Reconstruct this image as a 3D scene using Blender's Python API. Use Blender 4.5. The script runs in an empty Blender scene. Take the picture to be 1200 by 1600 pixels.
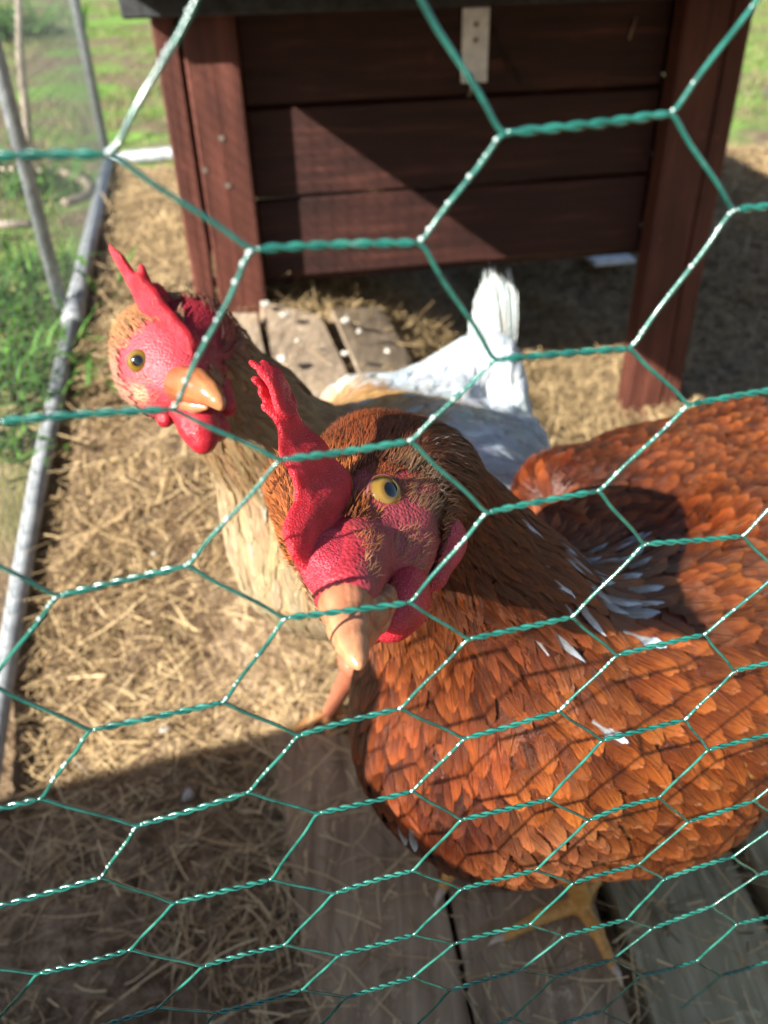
import bpy, math, random
import numpy as np
from mathutils import Vector, Matrix
random.seed(7); rng = np.random.default_rng(11)
SC = bpy.context.scene; COL = SC.collection
# ---------------------------------------------------------------- camera
F = 1230.0; PITCH = math.radians(33.4); ROLL = math.radians(1.97); H = 0.6
fwd = np.array([0, math.cos(PITCH), -math.sin(PITCH)]); dn0 = np.array([0, -math.sin(PITCH), -math.cos(PITCH)]); rt0 = np.array([1., 0, 0])
RT = math.cos(ROLL)*rt0 + math.sin(ROLL)*dn0; DN = -math.sin(ROLL)*rt0 + math.cos(ROLL)*dn0; C0 = np.array([0, 0, H])
def ray(x, y): return fwd + RT*(x-600)/F + DN*(y-800)/F
def P(x, y, z): return C0 + z*ray(x, y)
def G(x, y, zz=0.0): r = ray(x, y); return C0 + r*(zz-H)/r[2]
cam = bpy.data.cameras.new('camera'); co = bpy.data.objects.new('camera', cam); COL.objects.link(co); SC.camera = co
M = Matrix(((RT[0], -DN[0], -fwd[0], 0), (RT[1], -DN[1], -fwd[1], 0), (RT[2], -DN[2], -fwd[2], H), (0, 0, 0, 1)))
co.matrix_world = M
cam.sensor_fit = 'VERTICAL'; cam.sensor_height = 36; cam.sensor_width = 27; cam.lens = 36*F/1600
cam.clip_start = .005; cam.clip_end = 500
cam.dof.use_dof = True; cam.dof.focus_distance = .245; cam.dof.aperture_fstop = 12
# ---------------------------------------------------------------- light
SUN = np.array([.88, .796, -.725])           # direction the light travels
el = math.atan2(.725, math.hypot(.88, .796)); az = math.atan2(-.88, -.796)
W = bpy.data.worlds.new('World'); SC.world = W; W.use_nodes = True
nt = W.node_tree; bg = nt.nodes['Background']; sky = nt.nodes.new('ShaderNodeTexSky'); sky.sky_type = 'NISHITA'
sky.sun_disc = False; sky.sun_elevation = el; sky.sun_rotation = az
nt.links.new(sky.outputs[0], bg.inputs[0]); bg.inputs[1].default_value = .062
sl = bpy.data.lights.new('sun', 'SUN'); sl.energy = 5.0; sl.angle = math.radians(.5); sl.color = (1, .95, .86)
so = bpy.data.objects.new('sun', sl); COL.objects.link(so); so.rotation_euler = Vector(SUN).to_track_quat('-Z', 'Y').to_euler()
SC.view_settings.view_transform = 'Standard'; SC.view_settings.look = 'None'; SC.view_settings.exposure = 1.52; SC.view_settings.gamma = 1
SC.render.engine = 'CYCLES'; SC.cycles.use_denoising = True; SC.cycles.sample_clamp_indirect = 4; SC.cycles.max_bounces = 8

# ---------------------------------------------------------------- mesh helpers
def mesh_np(name, verts, faces, mat, smooth=True, uv=None, col=None, rnd=None):
    """faces: (n,4) or list of arrays; uv/col/rnd are per vertex"""
    verts = np.asarray(verts, np.float32); me = bpy.data.meshes.new(name)
    faces = np.asarray(faces, np.int32); n = len(faces); k = faces.shape[1]
    me.vertices.add(len(verts)); me.vertices.foreach_set('co', verts.ravel())
    me.loops.add(n*k); me.loops.foreach_set('vertex_index', faces.ravel())
    me.polygons.add(n); me.polygons.foreach_set('loop_start', np.arange(0, n*k, k, dtype=np.int32)); me.polygons.foreach_set('loop_total', np.full(n, k, np.int32))
    me.update(calc_edges=True)
    if smooth: me.polygons.foreach_set('use_smooth', np.ones(n, bool))
    if uv is not None:
        l = me.uv_layers.new(name='UVMap'); l.data.foreach_set('uv', np.asarray(uv, np.float32)[faces.ravel()].ravel())
    if col is not None:
        a = me.attributes.new('tint', 'FLOAT_COLOR', 'POINT'); c = np.ones((len(verts), 4), np.float32); c[:, :3] = col; a.data.foreach_set('color', c.ravel())
    if rnd is not None:
        a = me.attributes.new('rnd', 'FLOAT', 'POINT'); a.data.foreach_set('value', np.asarray(rnd, np.float32))
    me.materials.append(mat)
    return me
def link(name, me, parent=None):
    o = bpy.data.objects.new(name, me); COL.objects.link(o); o.parent = parent; return o
def tag(o, label=None, cat=None, group=None, kind=None):
    if label: o['label'] = label
    if cat: o['category'] = cat
    if group: o['group'] = group
    if kind: o['kind'] = kind
    return o
def empty(name, loc=(0, 0, 0), rz=0):
    o = bpy.data.objects.new(name, None); COL.objects.link(o); o.location = loc; o.rotation_euler = (0, 0, rz); return o
class MB:
    def __init__(s): s.v = []; s.f = []; s.n = 0
    def add(s, v, f):
        v = np.asarray(v, float); s.v.append(v); s.f.append(np.asarray(f, int)+s.n); s.n += len(v)
    def box(s, a, b, bev=.002, jit=0):
        """chamfered box from corner a to b"""
        a = np.array(a, float); b = np.array(b, float); c = (a+b)/2; h = np.abs(b-a)/2; bev = min(bev, h.min()*.45)
        V = []; idx = {}
        for sx in (-1, 1):
            for sy in (-1, 1):
                for sz in (-1, 1):
                    for ax in range(3):
                        q = np.array([sx, sy, sz])*(h-bev); q[ax] = (sx, sy, sz)[ax]*h[ax]
                        idx[(sx, sy, sz, ax)] = len(V); V.append(c+q)
        Fq = []
        g = lambda s3, ax: idx[(s3[0], s3[1], s3[2], ax)]
        for ax in range(3):
            o1, o2 = [(1, 2), (2, 0), (0, 1)][ax]
            for sg in (-1, 1):
                ring = []
                for (p, q) in ((-1, -1), (1, -1), (1, 1), (-1, 1)):
                    t = [0, 0, 0]; t[ax] = sg; t[o1] = p; t[o2] = q; ring.append(g(t, ax))
                Fq.append(ring if sg > 0 else ring[::-1])
        for ax in range(3):            # edges along ax
            o1, o2 = [(1, 2), (2, 0), (0, 1)][ax]
            for p in (-1, 1):
                for q in (-1, 1):
                    t0 = [0, 0, 0]; t1 = [0, 0, 0]
                    t0[ax] = -1; t1[ax] = 1
                    for t in (t0, t1): t[o1] = p; t[o2] = q
                    r = [g(t0, o1), g(t1, o1), g(t1, o2), g(t0, o2)]
                    Fq.append(r if p*q < 0 else r[::-1])
        for sx in (-1, 1):
            for sy in (-1, 1):
                for sz in (-1, 1):
                    t = (sx, sy, sz); r = [g(t, 0), g(t, 1), g(t, 2)]
                    if sx*sy*sz < 0: r = r[::-1]
                    Fq.append(r+[r[2]])
        Fq = [r if len(set(r)) == 4 else r[:3]+[r[2]] for r in Fq]
        s.add(V, Fq)
    def tube(s, pts, r, n=8, cap=True):
        pts = np.asarray(pts, float); m = len(pts); r = np.broadcast_to(np.asarray(r, float), (m,))
        t = np.gradient(pts, axis=0); t /= np.linalg.norm(t, axis=1)[:, None]+1e-12
        u = np.cross(t[0], [0, 0, 1.]);
        if np.linalg.norm(u) < .1: u = np.cross(t[0], [1., 0, 0])
        u /= np.linalg.norm(u); V = []
        an = np.linspace(0, 2*np.pi, n, endpoint=False)
        for i in range(m):
            u = u-t[i]*(u@t[i]); u /= np.linalg.norm(u)+1e-12; w = np.cross(t[i], u)
            V.append(pts[i]+r[i]*(np.cos(an)[:, None]*u+np.sin(an)[:, None]*w))
        V = np.concatenate(V); f = []
        for i in range(m-1):
            for j in range(n):
                k = (j+1) % n; f.append([i*n+j, i*n+k, (i+1)*n+k, (i+1)*n+j])
        if cap:
            V = np.r_[V, pts[:1], pts[-1:]]; a = m*n
            for j in range(0, n):
                k = (j+1) % n; f.append([a, k, j, j]); f.append([a+1, (m-1)*n+j, (m-1)*n+k, (m-1)*n+k])
        s.add(V, f)
    def build(s, name, mat, parent=None, smooth=False):
        v = np.concatenate(s.v); f = np.concatenate(s.f)
        me = bpy.data.meshes.new(name)
        me.from_pydata(v.tolist(), [], [list(dict.fromkeys(r)) for r in f.tolist()]); me.update()
        me.polygons.foreach_set('use_smooth', np.full(len(me.polygons), smooth))
        me.materials.append(mat); return link(name, me, parent)

# ---------------------------------------------------------------- signed distance shapes
def smin(a, b, k):
    h = np.clip(.5+.5*(b-a)/k, 0, 1); return b*(1-h)+a*h-k*h*(1-h)
class Sdf:
    def __init__(s): s.p = []
    def cap(s, a, b, ra, rb, k=.01): s.p.append(('c', np.array(a), np.array(b), ra, rb, k)); return s
    def chain(s, pts, k=.01):
        for (a, ra), (b, rb) in zip(pts[:-1], pts[1:]): s.cap(a, b, ra, rb, k)
        return s
    def ell(s, c, R, r, k=.01): s.p.append(('e', np.array(c), np.array(R), np.array(r), None, k)); return s
    def __call__(s, X):
        D = None
        for t, a, b, c, d, k in s.p:
            if t == 'c':
                ab = b-a; L = ab@ab+1e-12; h = np.clip(((X-a)@ab)/L, 0, 1); q = np.linalg.norm(X-a-h[:, None]*ab, axis=1)-(c+(d-c)*h)
            else:
                y = (X-a)@b.T/c; k0 = np.linalg.norm(y, axis=1)+1e-9; k1 = np.linalg.norm(y/c, axis=1)+1e-9; q = k0*(k0-1)/k1
            D = q if D is None else smin(D, q, k)
        return D
    def bounds(s):
        lo = []; hi = []
        for t, a, b, c, d, k in s.p:
            if t == 'c': lo += [a-c, b-d]; hi += [a+c, b+d]
            else: m = max(c); lo.append(a-m); hi.append(a+m)
        return np.min(lo, 0), np.max(hi, 0)
    def nrm(s, X, e=.0006):
        n = np.stack([s(X+np.eye(3)[i]*e)-s(X-np.eye(3)[i]*e) for i in range(3)], 1); return n/(np.linalg.norm(n, axis=1)[:, None]+1e-9)
    def hit(s, px, py, z0=.12, z1=1.2):
        d = ray(px, py); z = z0; L = np.linalg.norm(d)
        for _ in range(200):
            q = s((C0+d*z)[None])[0]
            if q < 2e-4: return C0+d*z
            z += max(q, 1e-4)/L*.8
            if z > z1: break
        zs = np.linspace(z0, z1, 800); q = s(C0+zs[:, None]*d)
        return C0+d*zs[np.argmin(q)]
def surfnet(f, lo, hi, h):
    lo = np.asarray(lo)-2*h; hi = np.asarray(hi)+2*h
    n = np.ceil((hi-lo)/h).astype(int)+1; ax = [lo[i]+h*np.arange(n[i]) for i in range(3)]
    V = np.empty(n)
    YZ = np.stack(np.meshgrid(ax[1], ax[2], indexing='ij'), -1).reshape(-1, 2)
    st = max(1, int(400000/len(YZ)))
    for i in range(0, n[0], st):
        xs = ax[0][i:i+st]; X = np.empty((len(xs), len(YZ), 3)); X[:, :, 0] = xs[:, None]; X[:, :, 1:] = YZ
        V[i:i+st] = f(X.reshape(-1, 3)).reshape(len(xs), n[1], n[2])
    ins = V < 0; cs = n-1; S = np.zeros((cs.prod(), 3)); N = np.zeros(cs.prod()); edges = []
    for a in range(3):
        s0 = [slice(None)]*3; s1 = [slice(None)]*3; s0[a] = slice(0, -1); s1[a] = slice(1, None)
        m = ins[tuple(s0)] != ins[tuple(s1)]; ijk = np.argwhere(m); va = V[tuple(s0)][m]; vb = V[tuple(s1)][m]
        t = va/(va-vb); p = ijk.astype(float); p[:, a] += t; p = lo+p*h
        o1, o2 = [(1, 2), (2, 0), (0, 1)][a]; cells = []
        ok = np.all((ijk[:, [o1, o2]] > 0) & (ijk[:, [o1, o2]] < cs[[o1, o2]]), axis=1); ijk = ijk[ok]; p = p[ok]; va = va[ok]
        for (d1, d2) in ((-1, -1), (0, -1), (0, 0), (-1, 0)):
            c = ijk.copy(); c[:, o1] += d1; c[:, o2] += d2
            ci = (c[:, 0]*cs[1]+c[:, 1])*cs[2]+c[:, 2]; cells.append(ci)
            np.add.at(S, ci, p); np.add.at(N, ci, 1)
        q = np.stack(cells, 1); q[va > 0] = q[va > 0][:, ::-1]; edges.append(q)
    used = np.nonzero(N)[0]; mp = np.full(len(N), -1); mp[used] = np.arange(len(used))
    return S[used]/N[used][:, None], mp[np.concatenate(edges)]
def plate(name, pix, plane3, th, mat, parent, r=.0015, cell=.0009, taper=None, noise=.00014, bend=0):
    """thick rounded fleshy plate: outline pixels dropped on the plane through three points"""
    a, b, c = [P(*q) for q in plane3]; n = np.cross(b-a, c-a); n /= np.linalg.norm(n)
    if n@(a-C0) > 0: n = -n
    pts = np.array([C0+ray(x, y)*(((a-C0)@n)/(ray(x, y)@n)) for x, y in pix])
    u = (b-a)/np.linalg.norm(b-a); v = np.cross(n, u); q2 = np.stack([(pts-a)@u, (pts-a)@v], 1)
    def f(X):
        p = X[:, :2]; d = np.full(len(p), 1e9); s = np.ones(len(p))
        m = len(q2); j = m-1
        for i in range(m):
            e = q2[j]-q2[i]; w = p-q2[i]; h = np.clip((w@e)/(e@e), 0, 1); bb = w-h[:, None]*e
            d = np.minimum(d, (bb**2).sum(1))
            c1 = p[:, 1] >= q2[i][1]; c2 = p[:, 1] < q2[j][1]; c3 = e[0]*w[:, 1] > e[1]*w[:, 0]
            fl = (c1 & c2 & c3) | (~c1 & ~c2 & ~c3); s[fl] *= -1; j = i
        d2 = np.sqrt(d)*s
        T = th
        if taper: t = np.clip(p@np.array([1., 0])/taper[0], 0, 1); T = th*(1-t)+taper[1]*t
        T = T*np.clip(.45+(-d2)/.006, .45, 1.15)
        zz = X[:, 2]-bend*(p[:, 0]**2)*20
        zz = zz+.0006*np.sin(p[:, 0]*420+p[:, 1]*260)
        A = d2+r; B = np.abs(zz)-T+r
        q = np.sqrt(np.maximum(A, 0)**2+np.maximum(B, 0)**2)+np.minimum(np.maximum(A, B), 0)-r
        return q+noise*np.sin(X[:, 0]*2400)*np.sin(X[:, 1]*2200)*np.sin(X[:, 2]*2500+X[:, 0]*900)
    lo = np.r_[q2.min(0)-.001, -th*1.6-abs(bend)*.02-.001]; hi = np.r_[q2.max(0)+.001, th*1.6+abs(bend)*.02+.001]
    V, Fq = surfnet(f, lo, hi, cell)
    Wd = a+V[:, :1]*u+V[:, 1:2]*v+V[:, 2:]*n
    return link(name, mesh_np(name, Wd, Fq, mat), parent)

# ---------------------------------------------------------------- material helpers
class NT:
    def __init__(s, name):
        s.m = bpy.data.materials.new(name); s.m.use_nodes = True; s.t = s.m.node_tree; s.b = s.t.nodes['Principled BSDF']; s.o = s.t.nodes['Material Output']
    def n(s, typ, **kw):
        x = s.t.nodes.new('ShaderNode'+typ)
        for k, v in kw.items():
            if k in x.inputs: s.set(x.inputs[k], v)
            else: setattr(x, k, v)
        return x
    def set(s, inp, v):
        if hasattr(v, 'is_output') or isinstance(v, bpy.types.NodeSocket): s.t.links.new(v, inp)
        elif isinstance(v, (tuple, list)) and len(v) == 3 and inp.type == 'RGBA': inp.default_value = (*v, 1)
        else: inp.default_value = v
    def p(s, **kw):
        for k, v in kw.items(): s.set(s.b.inputs[k.replace('_', ' ')], v)
    def obj(s): return s.n('TexCoord').outputs['Object']
    def noise(s, scale, detail=3, rough=.6, vec=None, out=0, stretch=None):
        vec = vec or s.obj()
        if stretch: mp = s.n('Mapping'); s.set(mp.inputs['Vector'], vec); mp.inputs['Scale'].default_value = stretch; vec = mp.outputs[0]
        x = s.n('TexNoise'); s.set(x.inputs['Vector'], vec); x.inputs['Scale'].default_value = scale; x.inputs['Detail'].default_value = detail; x.inputs['Roughness'].default_value = rough
        return x.outputs[out]
    def ramp(s, fac, stops):
        r = s.n('ValToRGB'); s.set(r.inputs[0], fac); e = r.color_ramp.elements
        while len(e) < len(stops): e.new(.5)
        for q, (pp, c) in zip(e, stops): q.position = pp; q.color = (*c, 1) if len(c) == 3 else c
        return r.outputs[0]
    def mix(s, fac, a, b, mode='MIX'):
        x = s.n('Mix', data_type='RGBA', blend_type=mode); s.set(x.inputs[0], fac); s.set(x.inputs[6], a); s.set(x.inputs[7], b); return x.outputs[2]
    def math(s, op, a, b=0.0):
        x = s.n('Math', operation=op); s.set(x.inputs[0], a); s.set(x.inputs[1], b); return x.outputs[0]
    def bump(s, h, strength=.5, dist=.001):
        x = s.n('Bump'); s.set(x.inputs['Height'], h); x.inputs['Strength'].default_value = strength; x.inputs['Distance'].default_value = dist
        s.set(s.b.inputs['Normal'], x.outputs[0]); return x
    def attr(s, name, out='Color'): return s.n('Attribute', attribute_name=name).outputs[out]
def g3(v): return (v, v, v)

def mat_wood(name, stops, grain=(1, 1, 14), scale=18, rough=.7, bump=.6):
    m = NT(name); n1 = m.noise(scale, 6, .65, stretch=grain); n2 = m.noise(9, 3)
    info = m.n('ObjectInfo').outputs['Random']
    c = m.ramp(n1, stops); c = m.mix(.55, c, m.ramp(n2, [(.3, g3(.35)), (.7, g3(1))]), 'MULTIPLY')
    spots = m.ramp(m.noise(30, 6, .8), [(.60, g3(0)), (.70, g3(.7))]); c = m.mix(spots, c, m.mix(1., c, (2.2, 2.3, 2.4), 'MULTIPLY'))
    m.p(Base_Color=c, Roughness=rough, Specular_IOR_Level=.3); m.bump(m.math('ADD', n1, m.noise(160, 2, stretch=grain)), bump, .0015); return m.m
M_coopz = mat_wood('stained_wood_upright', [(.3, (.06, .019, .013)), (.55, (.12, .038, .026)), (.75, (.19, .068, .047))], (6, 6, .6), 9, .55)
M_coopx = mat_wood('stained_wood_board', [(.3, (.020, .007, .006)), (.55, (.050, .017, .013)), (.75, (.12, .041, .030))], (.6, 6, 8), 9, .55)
M_felt = NT('roofing_felt'); M_felt.p(Base_Color=M_felt.ramp(M_felt.noise(60), [(.3, g3(.02)), (.7, (.05, .055, .06))]), Roughness=.85); M_felt.bump(M_felt.noise(900, 2), .8, .001); M_felt = M_felt.m
M_board = mat_wood('weathered_board', [(.25, (.20, .15, .10)), (.5, (.38, .29, .205)), (.75, (.52, .42, .31))], (8, .5, 8), 14, .85)
M_board3 = mat_wood('sun_tint_mossy_board', [(.25, (.20, .165, .09)), (.5, (.42, .365, .22)), (.75, (.62, .55, .36))], (8, .5, 8), 14, .85)  # mossy wood, with sunlight put into the paler yellow colour
M_board2 = mat_wood('damp_mossy_board', [(.25, (.19, .12, .07)), (.5, (.41, .28, .17)), (.75, (.62, .46, .29))], (8, .5, 8), 14, .8)
def mat_simple(name, c1, c2, scale=40, rough=.5, metal=0, bump=.2, **kw):
    m = NT(name); n = m.noise(scale, 4); m.p(Base_Color=m.ramp(n, [(.35, c1), (.65, c2)]), Roughness=rough, Metallic=metal, **kw); m.bump(m.noise(scale*6, 2), bump, .0005); return m.m
M_galv = mat_simple('galvanised_steel', (.22, .24, .26), (.38, .40, .42), 60, .6, .3)
M_dullwire = mat_simple('dull_wire', (.09, .10, .095), (.17, .19, .18), 60, .5, .3)
M_hasp = mat_simple('zinc_hasp', (.55, .57, .6), (.75, .77, .8), 60, .4, .3)
M_screw = mat_simple('screw_steel', (.16, .13, .11), (.30, .26, .22), 90, .5, .5)
M_stone = mat_simple('pale_stone', (.32, .29, .25), (.58, .54, .48), 120, .8)
M_hose = mat_simple('faded_hose', (.20, .16, .11), (.30, .25, .18), 30, .6)
M_stake = mat_simple('grey_stake', (.22, .18, .14), (.38, .32, .26), 40, .85)
M_white_chip = mat_simple('white_scrap', (.6, .6, .6), (.85, .85, .85), 100, .7)
# green PVC coated wire
m = NT('green_coated_wire'); m.p(Base_Color=m.ramp(m.noise(180, 2), [(.3, (.006, .060, .048)), (.58, (.016, .145, .11)), (.74, (.05, .17, .13))]), Roughness=.24); m.p(Coat_Weight=.6, Coat_Roughness=.12); m.bump(m.noise(900, 2), .35, .0003); M_wire = m.m
m = NT('water_drop'); m.p(Base_Color=(.75, .9, .88), Roughness=.12, IOR=1.33, Transmission_Weight=.35); M_glint = m.m  # pale beads that stand for sun highlights on the wire

# ---------------------------------------------------------------- terrain
def sst(a, b, x): t = np.clip((np.asarray(x, float)-a)/(b-a), 0, 1); return t*t*(3-2*t)
def vnoise(x, y, s, seed=0):
    X = np.asarray(x)*s; Y = np.asarray(y)*s; xi = np.floor(X).astype(int); yi = np.floor(Y).astype(int); fx = X-xi; fy = Y-yi; fx = fx*fx*(3-2*fx); fy = fy*fy*(3-2*fy)
    def h(a, b): t = np.sin(a*127.1+b*311.7+seed*74.7)*43758.5453; return t-np.floor(t)
    return (h(xi, yi)*(1-fx)+h(xi+1, yi)*fx)*(1-fy)+(h(xi, yi+1)*(1-fx)+h(xi+1, yi+1)*fx)*fy-.5
def terr0(x, y):
    bank = .232*sst(.42, 1.0, y)*sst(.36, -.16, x)
    back = .232*sst(1.35, 2.2, y)
    return np.maximum(bank, back)+.07*np.clip(np.asarray(y, float)-2.6, 0, 12)
def terr(x, y): return terr0(x, y)+.012*vnoise(x, y, 9)+.008*vnoise(x, y, 24, 3)
def T(px, py, up=0.0):
    d = ray(px, py); z = .2
    while z < 12:
        q = C0+d*z
        if q[2] < terr0(q[0], q[1])+up: return q
        z += .003
    return C0+d*z
# edge of the pen on the left (base tube) as a ground line
base_px = [(168, 250), (142, 370), (116, 490), (88, 620), (60, 750), (30, 920), (0, 1100), (-25, 1260)]
base_pt = np.array([T(x, y, .02) for x, y in base_px])
def pen_x(y): return np.interp(y, base_pt[::-1, 1], base_pt[::-1, 0])
ya = base_pt[0, 1]
def inpen(x, y): return (x > pen_x(y)) & (y < ya+.0)
def geo(a, b, core, far, n):
    g = np.linspace(a, b, core); st = (b-a)/core; ext = []; d = st; c = 0
    for _ in range(n): d *= 1.22; c += d; ext.append(c)
    ext = np.array(ext); ext = ext[ext < far]; return np.r_[(a-ext)[::-1], g, b+ext]
gx = geo(-1.3, 1.3, 260, 80, 60); gy = geo(-.1, 2.7, 280, 80, 60)
X, Y = np.meshgrid(gx, gy, indexing='ij'); Z = terr(X, Y)+.004*vnoise(X, Y, 70, 5)+.003*vnoise(X, Y, 120, 9)
nx, ny = X.shape; ii = (np.arange(nx-1)[:, None]*ny+np.arange(ny-1)).ravel()
Fg = np.stack([ii, ii+ny, ii+ny+1, ii+1], 1)
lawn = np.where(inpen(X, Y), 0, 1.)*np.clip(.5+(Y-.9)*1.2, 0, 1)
m = NT('soil_and_lawn')
soil = m.ramp(m.noise(55, 6, .7), [(.3, (.06, .035, .02)), (.47, (.25, .17, .10)), (.6, (.43, .31, .195)), (.75, (.6, .46, .30))])
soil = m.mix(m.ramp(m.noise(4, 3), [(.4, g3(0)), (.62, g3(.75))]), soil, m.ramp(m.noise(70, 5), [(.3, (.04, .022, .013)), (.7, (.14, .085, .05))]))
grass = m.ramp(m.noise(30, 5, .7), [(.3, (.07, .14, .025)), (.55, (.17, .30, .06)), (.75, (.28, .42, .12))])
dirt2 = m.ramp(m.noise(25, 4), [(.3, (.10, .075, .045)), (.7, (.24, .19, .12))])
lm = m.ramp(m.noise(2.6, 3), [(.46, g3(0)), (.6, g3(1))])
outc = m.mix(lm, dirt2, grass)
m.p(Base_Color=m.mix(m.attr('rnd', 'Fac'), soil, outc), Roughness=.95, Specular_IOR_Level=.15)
m.bump(m.math('ADD', m.noise(260, 4), m.noise(60, 3)), .9, .006)
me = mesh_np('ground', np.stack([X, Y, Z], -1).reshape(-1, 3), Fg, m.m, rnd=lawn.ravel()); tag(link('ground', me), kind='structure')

# ---------------------------------------------------------------- fibres (straw, grass, hair, feathers share one strip builder)
def strips(name, P0, D, N, L, Wd, mat, col, seg=4, curve=.3, taper=True, parent=None, curl=None, kind=None):
    """P0 base, D direction, N up normal, bent toward N by curve"""
    n = len(P0); S = np.cross(D, N); S /= np.linalg.norm(S, axis=1)[:, None]+1e-9
    t = np.linspace(0, 1, seg+1); V = np.empty((n, seg+1, 2, 3))
    cv = np.broadcast_to(curve, (n,)); sw = rng.normal(0, .18, n) if curl is None else curl
    for i, ti in enumerate(t):
        c = P0+D*(L*ti)[:, None]+N*(L*cv*ti*ti)[:, None]+S*(L*sw*ti*ti)[:, None]
        w = Wd*((1-ti**2)*.95+.05 if taper else 1.)*.5
        V[:, i, 0] = c-S*w[:, None]; V[:, i, 1] = c+S*w[:, None]
    b = (np.arange(n)*(seg+1)*2)[:, None]; f = []
    for i in range(seg): q = b+np.array([2*i, 2*i+1, 2*i+3, 2*i+2]); f.append(q)
    Fq = np.concatenate(f); cc = np.repeat(col, (seg+1)*2, axis=0)
    o = link(name, mesh_np(name, V.reshape(-1, 3), Fq, mat, col=cc), parent)
    if kind: o['kind'] = kind
    return o
def mat_fibre(name, rough=.6, trans=.25, spec=.4):
    m = NT(name); c = m.attr('tint'); m.p(Base_Color=c, Roughness=rough, Specular_IOR_Level=spec)
    tr = m.n('BsdfTranslucent'); m.set(tr.inputs[0], c); mx = m.n('MixShader'); mx.inputs[0].default_value = trans
    m.t.links.new(m.b.outputs[0], mx.inputs[1]); m.t.links.new(tr.outputs[0], mx.inputs[2]); m.t.links.new(mx.outputs[0], m.o.inputs[0]); return m.m
M_straw = mat_fibre('straw_fibre', .5, .15); M_grass = mat_fibre('grass_blade', .6, .35, .25)
def lerpc(a, b, t): return np.array(a)+(np.array(b)-np.array(a))*np.asarray(t)[:, None]
def unit(v): return v/(np.linalg.norm(v, axis=1)[:, None]+1e-9)
HB0 = .05
def make_straw():
    n = 210000; x = rng.uniform(-.75, 1.1, n); y = rng.uniform(.05, 1.0, n)**.85*2.2
    cl = vnoise(x, y, 7, 2)+vnoise(x, y, 19, 8)*.7
    keep = inpen(x-.02, y) & (cl+rng.uniform(-.35, .5, n) > -.26); x, y = x[keep], y[keep]; n = len(x)
    z = terr(x, y)+rng.uniform(.001, .018, n)
    a = rng.uniform(0, 2*np.pi, n); D = unit(np.stack([np.cos(a), np.sin(a), rng.normal(0, .16, n)], 1))
    L = rng.gamma(2.0, .006, n)+.005; lg = rng.random(n) < .22; L[lg] += rng.uniform(.015, .055, lg.sum()); Wd = rng.uniform(.0005, .0015, n)
    N = unit(np.stack([rng.normal(0, .3, n), rng.normal(0, .3, n), np.ones(n)], 1))
    P0 = np.stack([x, y, z], 1)-D*(L/2)[:, None]
    rear = (y > .78) & (y < 1.06) & (x > -.24) & (x < .12) & (rng.random(n) < .9); P0[rear, 2] -= .03
    onb = rng.random(n) < .012; x2 = rng.uniform(-.1, .6, n); y2 = rng.uniform(.2, .52, n); P0[onb] = np.stack([x2, y2, np.full(n, HB0+.0035)], 1)[onb]; D[onb, 2] *= .15; D = unit(D)
    c = lerpc((.30, .19, .085), (.82, .62, .34), rng.beta(2, 1.6, n)); dk = rng.random(n) < .3; c[dk] *= .4
    return tag(strips('straw', P0, D, N, L, Wd, M_straw, c, 3, rng.normal(0, .25, n), False), kind='stuff')
make_straw()
def make_grass():
    n = 110000; x = rng.uniform(-3.2, 3.2, n); y = rng.uniform(.55, 7.5, n)
    msk = ~inpen(x+.03, y) & ((vnoise(x, y, 1.6, 4)+vnoise(x, y, 4, 6)*.7+rng.normal(0, .12, n) > -.02) | ((x > .9) & (y > 2.5)))
    msk &= (y > 1.0) | (x < pen_x(y)-.05)
    msk &= ~((y < 2.6) & (x > pen_x(y)-.02) & (x < 1.5))
    x, y = x[msk], y[msk]; n = len(x); z = terr(x, y)-.004
    D = unit(np.stack([rng.normal(0, .35, n), rng.normal(0, .35, n), np.ones(n)], 1))
    N = unit(np.stack([rng.normal(0, 1, n), rng.normal(0, 1, n), np.zeros(n)], 1))
    L = rng.uniform(.015, .05, n); c = lerpc((.07, .14, .025), (.25, .36, .10), rng.random(n)); dry = rng.random(n) < .35; c[dry] = (.38, .33, .16)
    return tag(strips('grass', np.stack([x, y, z], 1), D, N, L, rng.uniform(.002, .005, n), M_grass, c, 3, .35), kind='stuff')
make_grass()

# ---------------------------------------------------------------- coop (local frame: x along the front, y into the coop)
YAW = math.radians(9.5); p0 = G(975, 655)
coop = tag(empty('chicken_coop', (p0[0], p0[1], 0), YAW), 'dark red stained wooden hen house on legs with a grey felt roof', 'coop')
DEP = .62; TH = .036
def cb(name, boxes, mat, bev=.002, parent=None):
    b = MB()
    for a, c in boxes: b.box(a, c, bev)
    return b.build(name, mat, parent or coop)
for k in range(5):
    zz = [.268, .374, .484, .54][k] if k < 4 else None
for a, b in ((.268, .3725), (.3755, .4825), (.4855, .590)):
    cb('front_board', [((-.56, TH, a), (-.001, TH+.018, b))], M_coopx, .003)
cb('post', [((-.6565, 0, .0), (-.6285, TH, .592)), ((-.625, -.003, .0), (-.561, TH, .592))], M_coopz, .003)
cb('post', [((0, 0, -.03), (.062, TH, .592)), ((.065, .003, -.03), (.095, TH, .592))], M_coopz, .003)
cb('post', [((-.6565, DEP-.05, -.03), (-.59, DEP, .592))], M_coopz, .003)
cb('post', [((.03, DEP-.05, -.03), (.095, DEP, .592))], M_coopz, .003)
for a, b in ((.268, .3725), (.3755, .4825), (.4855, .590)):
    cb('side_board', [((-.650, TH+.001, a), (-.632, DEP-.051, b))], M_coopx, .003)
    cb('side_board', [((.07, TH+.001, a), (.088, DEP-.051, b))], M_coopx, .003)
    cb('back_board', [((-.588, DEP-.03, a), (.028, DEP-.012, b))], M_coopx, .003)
cb('floor_panel', [((-.63, TH+.02, .255), (.069, DEP-.052, .266))], M_coopx)
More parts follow.
